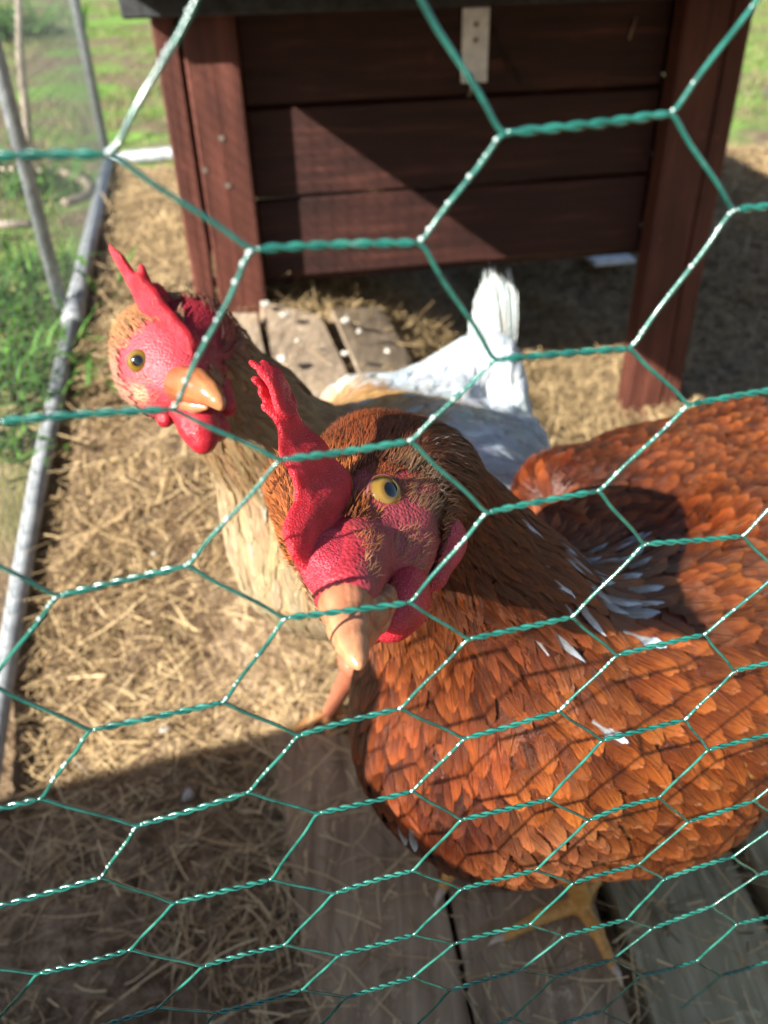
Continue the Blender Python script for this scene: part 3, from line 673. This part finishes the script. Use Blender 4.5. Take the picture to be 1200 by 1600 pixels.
def idw(X, C, A, power=4, sc=None):
    d = ((X[:, None]-C[None])**2).sum(2)+1e-8
    if sc is not None: d = d/(sc[None]**2)
    w = d**(-power/2); w /= w.sum(1)[:, None]; return w@A
def bodymesh(name, sdf, cell, root, colC, colA, sc, mat=M_body, disp=0):
    lo, hi = sdf.bounds(); V, Fq = surfnet(sdf, lo, hi, cell)
    V = V-sdf.nrm(V)*sdf(V)[:, None]; V0 = V
    col = idw(V, colC, colA, 6, sc)
    o = link(name, mesh_np(name, V-np.array(root.location), Fq, mat, col=col), root); return o, V, Fq
def part_sdf(name, s, cell, mat, root, loc=None, horn=None, hcol=((.36, .13, .065), (.48, .23, .115))):
    lo, hi = s.bounds(); V, Fq = surfnet(s, lo, hi, cell); c = np.array(root.location) if loc is None else loc; col = None
    if horn:        # horn colour runs from a brown root to a pale tip in thin lengthwise streaks
        a, b = horn; ax = (b-a)/np.linalg.norm(b-a); t = ((V-a)@ax)/np.linalg.norm(b-a); r_ = V-a-((V-a)@ax)[:, None]*ax; u = np.cross(ax, [0, 0, 1.]); w = np.cross(ax, u); an = np.arctan2(r_@u, r_@w)
        st = .5+.5*np.sin(an*9+2*np.sin(an*4)+t*2); col = lerpc(*hcol, np.clip(t*1.0-.05, 0, 1))*(.82+.3*st[:, None]); V = V-s.nrm(V)*(.00018*st*np.clip(1-t, 0, 1))[:, None]
    return link(name, mesh_np(name, V-c, Fq, mat, col=col), root)
def eye(root, pos, nrm, r, label=None, up=(0, 0, 1)):
    """eyeball with iris facing nrm and a skin ring round it"""
    e = MB(); nr = 14; ns = 24; V = []; 
    for i in range(nr+1):
        th = np.pi*.5*i/nr
        for j in range(ns): ph = 2*np.pi*j/ns; V.append((r*math.sin(th)*math.cos(ph), r*math.sin(th)*math.sin(ph), r*.72*math.cos(th)))
    f = [[i*ns+j, (i+1)*ns+j, (i+1)*ns+(j+1) % ns, i*ns+(j+1) % ns] for i in range(nr) for j in range(ns)]
    e.add(V, f); o = e.build('eye', M_iris, root, True)
    z = Vector(nrm).normalized(); q = z.to_track_quat('Z', 'Y'); loc = Vector(pos)-root.location
    o.matrix_local = Matrix.Translation(loc) @ q.to_matrix().to_4x4() @ Matrix.Scale(1.0, 4)
    # M_iris expects an iris radius of 5 mm: scale the mesh, not the object
    ring = MB(); an = np.linspace(0, 2*np.pi, 33); pts = np.stack([r*1.03*np.cos(an), r*.93*np.sin(an), np.full(33, .0004)], 1)
    ring.tube(pts, r*.12+r*.03*np.sin(an*3), 8, False); l = ring.build('eyelid', M_lid, o, True); return o

def hen_feathers(root, sdf, V, Fq, ctrl, n, skinC, skinR, whites, buf=None, wr=.02, vis=None, fm_=None, var=(.6, 1.45)):
    """ctrl: list of (point, flow, length, width, spacing, lift, colour)"""
    pts = tri_sample(V, Fq, n)
    if vis is not None: pts = pts[vis(pts)]
    C = np.array([c[0] for c in ctrl]); A = np.array([[*c[1], c[2], c[3], c[4], c[5], *c[6]] for c in ctrl]); sc = np.array([c[7] if len(c) > 7 else .03 for c in ctrl])
    v = idw(pts, C, A, 4, sc)
    if len(skinC): 
        ds = np.min(np.linalg.norm(pts[:, None]-skinC[None], axis=2)/skinR[None], axis=1); k = ds > 1; pts = pts[k]; v = v[k]
    k = thin(pts, v[:, 5]); pts = pts[k]; v = v[k]
    N = sdf.nrm(pts); d = unit(v[:, :3]+rng.normal(0, .13, (len(pts), 3))); L = v[:, 3]*rng.uniform(.85, 1.15, len(pts)); Wd = v[:, 4]*rng.uniform(.85, 1.15, len(pts))
    col = v[:, 7:10]*rng.uniform(*var, (len(pts), 1))*rng.normal(1, .03, (len(pts), 3))
    for wc, rad, prob, wcol in whites:
        w = (np.linalg.norm((pts-wc), axis=1) < rad) & (rng.random(len(pts)) < prob); Wd[w] *= .6; col[w] = np.array(wcol)*rng.uniform(.8, 1.1, (w.sum(), 1))
    col = np.clip(col, 0, 1)
    return feathers('feathers', sdf, pts-0, N, d, L, Wd, col, v[:, 6], fm_, root), pts

# ======== the brown hen in front
A = tag(empty('hen', tuple(P(900, 1420, .55)*[1, 1, 0]+[0, 0, HB])), 'glossy red brown hen in front with a red comb, its beak close to the netting', 'hen', 'hens in the pen')
AO = np.array(A.location)
hb, hc = P(600, 745, .275), P(540, 925, .205); Fh = (hc-hb)/np.linalg.norm(hc-hb)
upv = P(430, 600, .245)-P(540, 860, .235); Uh = upv-Fh*(upv@Fh); Uh /= np.linalg.norm(Uh); Sh = np.cross(Fh, Uh)
if Sh@RT < 0: Sh = -Sh
Rh = np.array([Fh, Sh, Uh])
sA = Sdf()
sA.ell(P(590, 800, .2585), Rh, (.034, .0185, .0215), .008)
sA.cap(P(583, 745, .270), P(636, 772, .29), .0195, .0205, .012)
sA.cap(P(545, 880, .224), P(541, 925, .208), .0128, .0088, .008)
sA.cap(P(490, 770, .252), P(500, 840, .238), .0135, .010, .008)          # far cheek
sA.cap(P(640, 800, .258), P(628, 880, .238), .0125, .0085, .008)          # near cheek
sA.chain([(P(640, 782, .295), .0215), (P(695, 868, .335), .0295), (P(755, 965, .375), .045), (P(800, 1080, .41), .068)], .03)
sA.chain([(P(790, 1120, .415), .080), (P(960, 1090, .45), .084), (P(1130, 960, .50), .082), (P(1230, 860, .56), .07), (P(1290, 760, .60), .045)], .03)
sA.chain([(P(880, 780, .47), .03), (P(1000, 770, .52), .036), (P(1150, 730, .56), .05)], .03)   # far wing line
# legs
HBz = lambda px, py: G(px, py, HB+.006)
foot = HBz(905, 1412); knee = P(860, 1290, .475)
sA.cap(P(850, 1230, .45), knee, .035, .016, .012); sA.cap(knee, foot+[0, 0, .008], .0095, .0068, .006)
foot2 = HBz(712, 1352); knee2 = P(735, 1270, .47)
sA.cap(P(760, 1200, .44), knee2, .032, .014, .012); sA.cap(knee2, foot2+[0, 0, .006], .009, .0066, .006)
toes = []
for fpt, ends in ((foot, ((958, 1508), (788, 1462), (948, 1350))), (foot2, ((692, 1388), (740, 1322)))):
    for ex, ey in ends:
        e_ = HBz(ex, ey); e_[2] = HB+.005; mid = fpt*.5+e_*.5; mid[2] = HB+.010
        sA.cap(fpt, mid, .0058, .0046, .004); sA.cap(mid, e_, .0046, .0034, .003); toes.append((e_, e_-fpt))
hit = lambda s, l: np.array([s.hit(*q) for q in l])
skin = [((605, 765), .011), ((640, 800), .012), ((650, 850), .012), ((620, 880), .011), ((580, 900), .012), ((540, 905), .012), ((500, 900), .011), ((480, 860), .009), ((540, 870), .010), ((660, 780), .009), ((615, 830), .010), ((500, 850), .010), ((520, 870), .0085), ((600, 850), .010)]
skC = hit(sA, [s[0] for s in skin]); skR = np.array([s[1] for s in skin])
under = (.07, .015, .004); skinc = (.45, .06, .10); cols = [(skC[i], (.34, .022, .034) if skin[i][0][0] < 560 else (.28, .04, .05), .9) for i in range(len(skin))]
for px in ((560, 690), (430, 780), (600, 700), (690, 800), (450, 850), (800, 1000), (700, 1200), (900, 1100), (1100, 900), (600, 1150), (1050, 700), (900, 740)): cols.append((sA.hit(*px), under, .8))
for q in (foot, foot2, knee*.4+foot*.6, knee2*.4+foot2*.6): cols.append((q, (.62, .30, .07), 1.3))
for e_, _ in toes: cols.append((e_, (.62, .30, .07), 1.4)); cols.append((e_*.5+foot*.5 if np.linalg.norm(e_-foot) < np.linalg.norm(e_-foot2) else e_*.5+foot2*.5, (.62, .30, .07), 1.3))
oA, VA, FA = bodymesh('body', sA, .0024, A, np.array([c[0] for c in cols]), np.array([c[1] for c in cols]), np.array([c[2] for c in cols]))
for e_, d_ in toes:
    d_ = d_/np.linalg.norm(d_); b_ = MB(); b_.tube([e_-AO, e_+d_*.006+[0, 0, .001]-AO, e_+d_*.013-[0, 0, .003]-AO], [.0033, .0024, .0006], 8); b_.build('claw', M_claw, A, True)
# comb
comb_px = [(500, 905), (474, 886), (455, 868), (444, 848), (442, 826), (451, 802), (463, 780), (462, 762), (452, 744), (443, 722), (438, 700), (436, 682), (431, 670), (427, 660), (424, 655), (418, 646), (411, 638), (410, 630), (413, 625), (406, 618), (401, 612), (403, 607), (396, 602), (390, 596), (389, 590), (394, 587), (402, 589), (408, 596), (406, 588), (399, 580), (393, 572), (389, 565), (392, 560), (398, 561), (404, 566), (408, 561), (414, 562), (420, 569), (430, 577), (438, 587), (446, 594), (453, 604), (459, 618), (462, 634), (463, 645), (473, 656), (484, 668), (497, 682), (512, 700), (530, 722), (546, 745), (555, 775), (557, 810), (550, 845), (535, 880)]
comb = plate('comb', comb_px, ((480, 900, .204), (405, 575, .214), (560, 790, .234)), .0019, M_comb, A, .0010, .0006, taper=(.055, .0011)); comb.location = -AO
comb2 = plate('comb_blade', [(408, 563), (418, 566), (432, 579), (444, 592), (455, 606), (461, 626), (462, 650), (450, 655), (436, 640), (426, 620), (414, 598), (404, 578)], ((450, 650, .2135), (412, 568, .2160), (462, 620, .2265)), .0015, M_comb, A, .0008, .0006); comb2.location = -AO
sb_ = Sdf(); sb_.cap(P(500, 862, .2165), P(519, 908, .2085), .0068, .0056, .004); sb_.cap(P(470, 850, .2135), P(498, 895, .2075), .0036, .0040, .004); sb_.cap(P(537, 850, .2185), P(532, 905, .2085), .0040, .0046, .004)
M_base = flesh('granular_skin', (.38, .014, .03), (.52, .045, .075), .45, 1700, .8); part_sdf('comb_base', sb_, .0009, M_base, A)
# beak
bk = Sdf(); bk.chain([(P(537, 925, .2085), .0069), (P(540, 948, .2030), .0064), (P(546, 983, .1945), .0050), (P(552, 1010, .188), .0034), (P(557, 1029, .1840), .0019), (P(561, 1040, .182), .0008)], .003)
bk.chain([(P(612, 922, .2215), .0014), (P(600, 932, .2165), .0028), (P(583, 955, .2085), .0038), (P(571, 990, .199), .0032)], .004)
part_sdf('upper_beak', bk, .0006, M_beak, A, horn=(P(541, 905, .209), P(562, 1040, .181)))
lb = Sdf(); lb.chain([(P(612, 935, .224), .0030), (P(590, 970, .214), .0030), (P(574, 1004, .204), .0018)], .003)
part_sdf('lower_beak', lb, .0008, M_beak, A, horn=(P(622, 920, .223), P(566, 1015, .195)))
no = Sdf(); no.chain([(P(552, 888, .2090), .0012), (P(551, 905, .2062), .0018), (P(556, 918, .2042), .0012)], .002); part_sdf('nostril', no, .0005, M_lid, A)
# wattles and ear lobe
wt = Sdf(); wt.chain([(P(626, 890, .238), .0075), (P(622, 930, .232), .0088), (P(612, 965, .226), .0070)], .004); wt.cap(P(605, 968, .226), P(632, 955, .230), .0045, .0055, .004); part_sdf('wattle', wt, .0009, M_wattle, A)
wt = Sdf(); wt.chain([(P(585, 940, .232), .006), (P(580, 985, .228), .0042)], .004); part_sdf('wattle', wt, .0009, M_wattle, A)
lo_ = Sdf(); lo_.chain([(P(672, 800, .262), .007), (P(684, 845, .258), .0085), (P(672, 895, .252), .0062)], .005); part_sdf('ear_lobe', lo_, .0009, M_lobe, A)
# eye
ep = sA.hit(606, 768); en = unit(((Sh*.98+(C0-ep)/np.linalg.norm(C0-ep)*.75+Uh*.1))[None])[0]
eye(A, ep-en*.0022, en, .0060)
brow = Sdf(); brow.chain([(P(590, 728, .246), .0016), (P(612, 718, .248), .0022), (P(632, 738, .252), .0022)], .002)
part_sdf('brow', brow, .0006, M_lid, A)
# plumage
O1 = (.15, .026, .004); O2 = (.205, .044, .006); DK = (.07, .012, .003); NK = (.105, .021, .0035)
def hd(a, b, za, zb): return unit((P(*b, zb)-P(*a, za))[None])[0]
ca = []
def ctl(px, to, dz, L, w, sp, lift, col, sc=.03): 
    p = sA.hit(*px); z = (p-C0)@fwd; ca.append((p, hd(px, to, z, z+dz), L*.86, w*.76, sp*.78, lift, col, sc))
B_ = -Fh
for px in ((560, 690), (520, 680), (600, 690), (640, 700)): ca.append((sA.hit(*px), B_, .007, .0011, .0011, .14, (.14, .034, .010), .02))
for px in ((430, 780), (440, 730), (455, 830), (560, 750), (570, 800), (470, 880)): ca.append((sA.hit(*px), B_, .006, .0008, .00095, .35, (.30, .085, .022), .02))
ca.append((sA.hit(665, 760), B_, .008, .0009, .0010, .2, (.22, .12, .06), .014)); ca.append((sA.hit(640, 735), B_, .008, .001, .0010, .2, (.22, .11, .05), .012))
ctl((690, 740), (760, 830), .03, .016, .0024, .0024, .10, (.13, .032, .009))
ctl((740, 820), (830, 900), .04, .026, .0056, .0042, .07, NK)
ctl((700, 900), (750, 1020), .04, .026, .0056, .0044, .07, NK)
ctl((800, 900), (900, 980), .04, .032, .0075, .0052, .06, NK)
ctl((780, 1000), (830, 1110), .04, .030, .0075, .0055, .06, (.16, .032, .007))
ctl((640, 990), (650, 1080), .02, .022, .0066, .0048, .08, (.20, .045, .009))
ctl((590, 1060), (590, 1160), .02, .022, .0095, .0064, .09, O1)
ctl((640, 1130), (640, 1230), .01, .024, .0135, .0088, .09, O1); ctl((750, 1130), (770, 1230), .01, .024, .0135, .0088, .09, O1)
ctl((600, 1220), (625, 1300), .02, .021, .014, .0092, .10, O1); ctl((720, 1260), (750, 1330), .03, .022, .0115, .008, .10, DK)
ctl((860, 1200), (900, 1290), .02, .024, .0155, .010, .09, O2); ctl((870, 1080), (920, 1180), .02, .025, .0165, .0105, .07, O2)
ctl((990, 1000), (1060, 1080), .03, .030, .018, .011, .06, O2); ctl((1000, 1200), (1080, 1260), .03, .029, .0165, .0105, .08, O2)
ctl((1120, 1080), (1190, 1150), .04, .032, .0185, .0115, .06, O2); ctl((1100, 900), (1190, 930), .06, .030, .018, .011, .06, O2)
ctl((920, 860), (1020, 880), .06, .026, .008, .0065, .05, (.19, .055, .02)); ctl((1000, 830), (1100, 830), .07, .026, .013, .009, .05, O1)
ctl((1120, 740), (1200, 720), .07, .021, .0125, .0085, .08, O2); ctl((900, 740), (980, 720), .07, .022, .011, .008, .06, O1)
ctl((850, 1320), (900, 1340), .05, .02, .009, .008, .15, (.28, .08, .025))
fl = sA.hit(1190, 900)
wh = [(sA.hit(880, 850), .024, .45, (.42, .41, .40)), (sA.hit(930, 900), .027, .55, (.42, .41, .40)), (sA.hit(860, 940), .018, .25, (.70, .66, .62)), (sA.hit(950, 960), .018, .35, (.56, .55, .55)), (sA.hit(935, 1115), .007, .75, (.75, .73, .7)), (sA.hit(650, 1310), .010, .5, (.65, .6, .55)), (sA.hit(970, 870), .018, .4, (.42, .41, .40)), (sA.hit(800, 800), .008, .4, (.7, .7, .7))]
skC2 = np.r_[skC, [foot, foot2, foot*.6+knee*.4, foot2*.6+knee2*.4], [e for e, _ in toes]]; skR2 = np.r_[skR, [.045, .045, .02, .02], [.03]*len(toes)]
visA = lambda p: ((sA.nrm(p)*(p-C0)).sum(1) < .25*np.linalg.norm(p-C0, axis=1)) | (rng.random(len(p)) < .35)
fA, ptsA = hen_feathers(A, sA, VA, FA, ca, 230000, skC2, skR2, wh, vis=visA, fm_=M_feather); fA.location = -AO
def bristles(root, sdf, V, Fq, centres, n, L, w, cols, lift, flow, loc):
    out = []
    allp = tri_sample(V, Fq, n*8)
    P_ = []; Cc = []
    for (c, r, k, col) in centres:
        m_ = np.linalg.norm(allp-c, axis=1) < r; q = allp[m_]; q = q[:k]; P_.append(q); Cc.append(np.tile(col, (len(q), 1)))
    P_ = np.concatenate(P_); Cc = np.concatenate(Cc)*rng.uniform(.6, 1.4, (len(P_), 1)); N = sdf.nrm(P_)
    d = unit(flow+rng.normal(0, .25, (len(P_), 3))); d = unit(d-N*(d*N).sum(1)[:, None]*.9+N*lift)
    o = strips('bristles', P_, d, N, rng.uniform(.6, 1.2, len(P_))*L, np.full(len(P_), w), M_feather_hair, np.clip(Cc, 0, 1), 3, -.1, True, root); o['kind'] = 'stuff'; o.location = -loc; return o
M_feather_hair = mat_fibre('bristle', .45, .2, .5)
def fluff(root, sdf, pts, ctrl, n, L, w, loc, skC_, skR_, hi_):
    C = np.array([c[0] for c in ctrl]); A_ = np.array([[*c[1], *c[6]] for c in ctrl]); p = pts[rng.integers(0, len(pts), n)]+rng.normal(0, .004, (n, 3)); N = sdf.nrm(p); p = p-N*(sdf(p)-.0012)[:, None]
    k = np.min(np.linalg.norm(p[:, None]-skC_[None], axis=2)/skR_[None], axis=1) > 1.05; p = p[k]; N = N[k]; v = idw(p, C, A_, 4); d = unit(v[:, :3]+rng.normal(0, .12, (len(p), 3))); d = unit(d-N*(d*N).sum(1)[:, None]+N*.10)
    col = np.clip(v[:, 3:]*rng.uniform(.8, hi_, (len(p), 1)), 0, 1)
    o = strips('down', p, d, N, rng.uniform(.5, 1.2, len(p))*L, np.full(len(p), w), M_feather_hair, col, 3, 0., True, root); o['kind'] = 'stuff'; o.location = -loc
bristles(A, sA, VA, FA, [(sA.hit(430, 760), .017, 2600, (.34, .105, .028)), (sA.hit(450, 860), .014, 2000, (.34, .105, .03)), (sA.hit(590, 745), .011, 1400, (.28, .075, .022)), (sA.hit(572, 800), .005, 420, (.36, .12, .035)), (sA.hit(577, 845), .004, 50, (.36, .13, .045)), (sA.hit(580, 885), .0035, 30, (.6, .3, .14)),
    (sA.hit(660, 750), .012, 650, (.24, .13, .06)), (sA.hit(560, 680), .022, 3000, (.15, .038, .011)), (sA.hit(650, 860), .008, 120, (.34, .15, .08)), (sA.hit(610, 700), .016, 1500, (.15, .038, .011))], 30000, .0038, .0002, None, .38, -Fh*.8+Sh*0, AO)

fluff(A, sA, ptsA, ca, 30000, .008, .0002, AO, skC2, skR2, 2.2)
# ======== the buff hen behind
B = tag(empty('hen', tuple(P(640, 900, .6)*[1, 1, 0]+[0, 0, .07])), 'pale buff and white hen behind, upright white tail, looking sideways at left', 'hen', 'hens in the pen')
BO = np.array(B.location); sB = Sdf()
fB = P(325, 620, .345)-P(235, 540, .375); fB /= np.linalg.norm(fB); uB = P(235, 430, .372)-P(275, 540, .372); uB -= fB*(uB@fB); uB /= np.linalg.norm(uB); SB = np.cross(fB, uB)
sB.ell(P(258, 560, .372), np.array([fB, SB, uB]), (.030, .0215, .0235), .008)
sB.cap(P(262, 590, .362), P(300, 608, .35), .0165, .0085, .008); sB.cap(P(236, 590, .368), P(262, 622, .365), .0125, .0095, .008)
sB.cap(P(296, 525, .385), P(318, 560, .40), .0185, .019, .012)
sB.chain([(P(312, 570, .395), .021), (P(392, 655, .44), .0285), (P(472, 752, .49), .0435), (P(525, 830, .51), .060)], .02)
sB.chain([(P(520, 830, .515), .063), (P(600, 800, .57), .078), (P(690, 792, .62), .076), (P(762, 735, .66), .052)], .03)
sB.cap(P(650, 650, .66), P(745, 585, .69), .034, .032, .02); sB.cap(P(780, 690, .68), P(775, 560, .70), .034, .018, .02)
sB.cap(P(560, 650, .60), P(680, 640, .65), .03, .03, .02)
footB = T(512, 1118, .01); kneeB = P(560, 1030, .53); footB2 = T(620, 1060, .01)
sB.cap(P(600, 900, .55), kneeB, .034, .014, .012); sB.cap(kneeB, footB, .0085, .0062, .006)
sB.cap(P(680, 880, .58), P(660, 1000, .57), .034, .014, .012); sB.cap(P(660, 1000, .57), footB2, .0085, .0062, .006)
skb = [((215, 563), .012), ((240, 600), .013), ((265, 560), .014), ((280, 590), .012), ((240, 540), .012), ((290, 540), .012), ((240, 630), .010), ((265, 620), .012), ((320, 510), .010), ((300, 490), .010), ((335, 560), .008)]
skCB = hit(sB, [s[0] for s in skb]); skRB = np.array([s[1] for s in skb])
cB = [(skCB[i], (.46, .045, .06), .9) for i in range(len(skb)-3)]+[(skCB[i], (.30, .02, .035), .8) for i in range(len(skb)-3, len(skb))]  # last spots are darker red: shadow on the head's far side painted in
cB.append((sB.hit(205, 510), (.40, .11, .06), .4)); cB.append((sB.hit(225, 620), (.62, .33, .2), .6))
buff = (.42, .24, .105); cream = (.42, .29, .15); white = (.80, .80, .78); tan = (.50, .30, .15); gold = (.62, .32, .11)
for px, cc in (((360, 620), buff), ((420, 700), buff), ((400, 860), cream), ((470, 800), buff), ((560, 640), gold), ((640, 600), white), ((700, 540), white), ((760, 700), white), ((830, 700), white), ((620, 680), tan), ((780, 600), white)): cB.append((sB.hit(*px), cc, .8))
kB2 = P(660, 1000, .57)
for t_ in (0, .2, .4, .6, .8, 1.): cB += [(footB*(1-t_)+kneeB*t_, (.40, .13, .07), .9), (footB2*(1-t_)+kB2*t_, (.40, .13, .07), .9)]
oB, VB, FB = bodymesh('body', sB, .003, B, np.array([c[0] for c in cB]), np.array([c[1] for c in cB]), np.array([c[2] for c in cB]))
for fo, dirs_ in ((footB, ((-.03, -.02), (.005, -.035), (.03, -.015))), (footB2, ((-.03, -.02), (.0, -.035), (.03, -.015)))):
    for dx, dy in dirs_:
        b_ = MB(); q = fo-BO; b_.tube([q+[0, 0, .004], q+[dx*.5, dy*.5, .006], q+[dx, dy, .0], q+[dx*1.25, dy*1.25, -.005]], [.006, .005, .0038, .0008], 8); b_.build('toe', M_leg, B, True)
cb1 = plate('comb', [(165, 378), (180, 386), (198, 404), (214, 428), (216, 410), (226, 414), (238, 440), (254, 460), (272, 486), (294, 508), (314, 540), (302, 562), (272, 548), (246, 522), (228, 502), (214, 480), (204, 456), (190, 430), (174, 402)], ((240, 520, .352), (170, 385, .366), (310, 540, .352)), .0032, M_comb, B, .0024, .0011); cb1.location = -BO
cb2 = plate('comb_blade', [(236, 440), (256, 452), (280, 482), (306, 500), (330, 540), (320, 560), (300, 530), (270, 500), (248, 470)], ((250, 460, .368), (320, 540, .372), (240, 480, .36)), .003, M_comb, B, .002, .0011); cb2.location = -BO
bk = Sdf(); bk.chain([(P(286, 600, .350), .0088), (P(308, 604, .343), .0072), (P(327, 614, .337), .0050), (P(340, 627, .333), .0026), (P(345, 636, .332), .0014)], .004); part_sdf('upper_beak', bk, .0009, M_beak, B, horn=(P(275, 595, .352), P(346, 640, .332)), hcol=((.30, .08, .03), (.46, .20, .08)))
lb = Sdf(); lb.chain([(P(282, 628, .352), .0045), (P(305, 634, .346), .0032), (P(322, 636, .342), .0015)], .003); part_sdf('lower_beak', lb, .0009, M_beak, B, horn=(P(275, 625, .352), P(325, 637, .342)))
for ch in ([(P(282, 640, .356), .0055), (P(312, 668, .354), .0088), (P(318, 690, .353), .0058)], [(P(255, 640, .362), .0048), (P(258, 655, .361), .0040)], [(P(312, 640, .362), .0075), (P(335, 668, .362), .0072)], [(P(345, 600, .378), .005), (P(352, 636, .378), .0055)]):
    wt = Sdf(); wt.chain(ch, .004); part_sdf('wattle', wt, .0011, M_wattle, B)
ep = sB.hit(216, 564); en = unit(((C0-ep)/np.linalg.norm(C0-ep)*1.0+uB*.1-RT*.25)[None])[0]; eye(B, ep-en*.0016, en, .0053)
ca = []
def ctb(px, to, dz, L, w, sp, lift, col, sc=.03):
    p = sB.hit(*px); z = (p-C0)@fwd; ca.append((p, hd(px, to, z, z+dz), L, w, sp, lift, col, sc))
for px, cc in (((205, 505), (.42, .20, .08)), ((200, 600), (.55, .30, .2)), ((340, 520), (.25, .05, .04))): ca.append((sB.hit(*px), -fB, .007, .0011, .0013, .2, cc, .015))  # last, maroon entry repeats the shadow painted on the head's far side
ctb((370, 620), (430, 680), .04, .022, .005, .0045, .06, buff); ctb((430, 640), (500, 690), .05, .026, .007, .006, .05, buff); ctb((350, 700), (400, 780), .03, .022, .005, .0045, .06, buff)
ctb((420, 800), (450, 900), .02, .024, .010, .0075, .06, (.44, .27, .13)); ctb((385, 850), (410, 930), .02, .024, .010, .0075, .06, cream, .04); ctb((470, 700), (560, 740), .05, .028, .011, .009, .05, buff)
ctb((560, 625), (640, 620), .05, .028, .014, .010, .05, gold); ctb((640, 690), (730, 690), .05, .028, .015, .010, .05, tan); ctb((680, 625), (740, 610), .05, .028, .014, .010, .05, (.70, .5, .3))
ctb((640, 600), (700, 560), .04, .026, .013, .009, .06, white, .04); ctb((720, 540), (760, 500), .03, .026, .012, .009, .08, white); ctb((760, 700), (830, 720), .04, .028, .014, .010, .06, (.78, .78, .79), .04); ctb((830, 680), (840, 750), .03, .026, .013, .010, .08, (.78, .78, .78)); ctb((780, 600), (790, 540), .03, .026, .012, .010, .05, white)
skCBL = np.r_[skCB, [footB*(1-t_)+kneeB*t_ for t_ in (0, .25, .5, .75, .95)], [footB2*(1-t_)+kB2*t_ for t_ in (0, .25, .5, .75)]]; skRBL = np.r_[skRB, [.035]*5, [.035]*4]
visB = lambda p: ((sB.nrm(p)*(p-C0)).sum(1) < .25*np.linalg.norm(p-C0, axis=1)) | (rng.random(len(p)) < .3)
fB_, ptsB = hen_feathers(B, sB, VB, FB, ca, 90000, skCBL, skRBL, [(sB.hit(600, 640), .03, .15, (.68, .66, .6)), (sB.hit(480, 800), .04, .12, (.6, .48, .34))], vis=visB, fm_=M_soft, var=(.86, 1.14)); fB_.location = -BO
bristles(B, sB, VB, FB, [(sB.hit(200, 515), .010, 200, (.42, .20, .09)), (sB.hit(235, 620), .009, 90, (.45, .16, .1)), (sB.hit(215, 490), .008, 80, (.5, .26, .14))], 4000, .0055, .0004, None, .3, -fB, BO)
fluff(B, sB, ptsB, ca, 6000, .009, .0003, BO, skCBL, skRBL, 1.25)
# tail: broad overlapping quills standing up
def tail(root, loc, base, tips, w, col):
    for i, (bx_, tp) in enumerate(zip(base, tips)):
        b0 = P(*bx_); t0 = P(*tp); n_ = 12; t = np.linspace(0, 1, n_+1); d = t0-b0; L = np.linalg.norm(d); d /= L; s = np.cross(d, fwd); s /= np.linalg.norm(s); n2 = np.cross(s, d); V = []; ww = w*rng.uniform(.85, 1.1)
        K = 7
        for ti in t:
            wi = ww*np.interp(ti, [0, .15, .6, .9, 1], [.2, .6, 1, .7, .14])*.5; c = b0+d*L*ti+n2*(.008*ti*ti+.0016*i)
            for kk in range(K):
                u_ = (kk/(K-1)-.5)*2; jag = (rng.uniform(-.016, .005) if ti == 1 else 0); V.append(c+s*wi*u_-n2*abs(u_)*wi*.25+d*(jag-abs(u_)*(.008 if ti > .9 else 0)))
        f = [[a_*K+b_, a_*K+b_+1, (a_+1)*K+b_+1, (a_+1)*K+b_] for a_ in range(n_) for b_ in range(K-1)]
        uv = [(kk/(K-1), ti) for ti in t for kk in range(K)]
        link('tail_feather', mesh_np('tail_feather', np.array(V)-loc, f, M_tail, uv=uv, col=np.tile(np.array(col)*rng.uniform(.85, 1.05), (len(V), 1))), root)
tb = [(728, 520), (733, 488), (738, 458), (745, 432), (752, 416), (760, 408), (768, 400), (777, 394), (786, 402), (794, 408), (801, 398), (808, 408), (806, 440), (742, 470)]
tail(B, BO, [(778+1.2*i, 640, .69+.001*i) for i in range(len(tb))], [(x, y, .70) for x, y in tb], .0150, (.50, .48, .42))
tail(A, AO, [(1270, 760, .62), (1275, 750, .63), (1270, 745, .61), (1280, 755, .64)], [(1330, 560, .68), (1360, 580, .70), (1300, 550, .67), (1390, 610, .7)], .035, (.30, .09, .03))
for o in list(bpy.data.objects):
    if o.name.startswith('part_') : pass
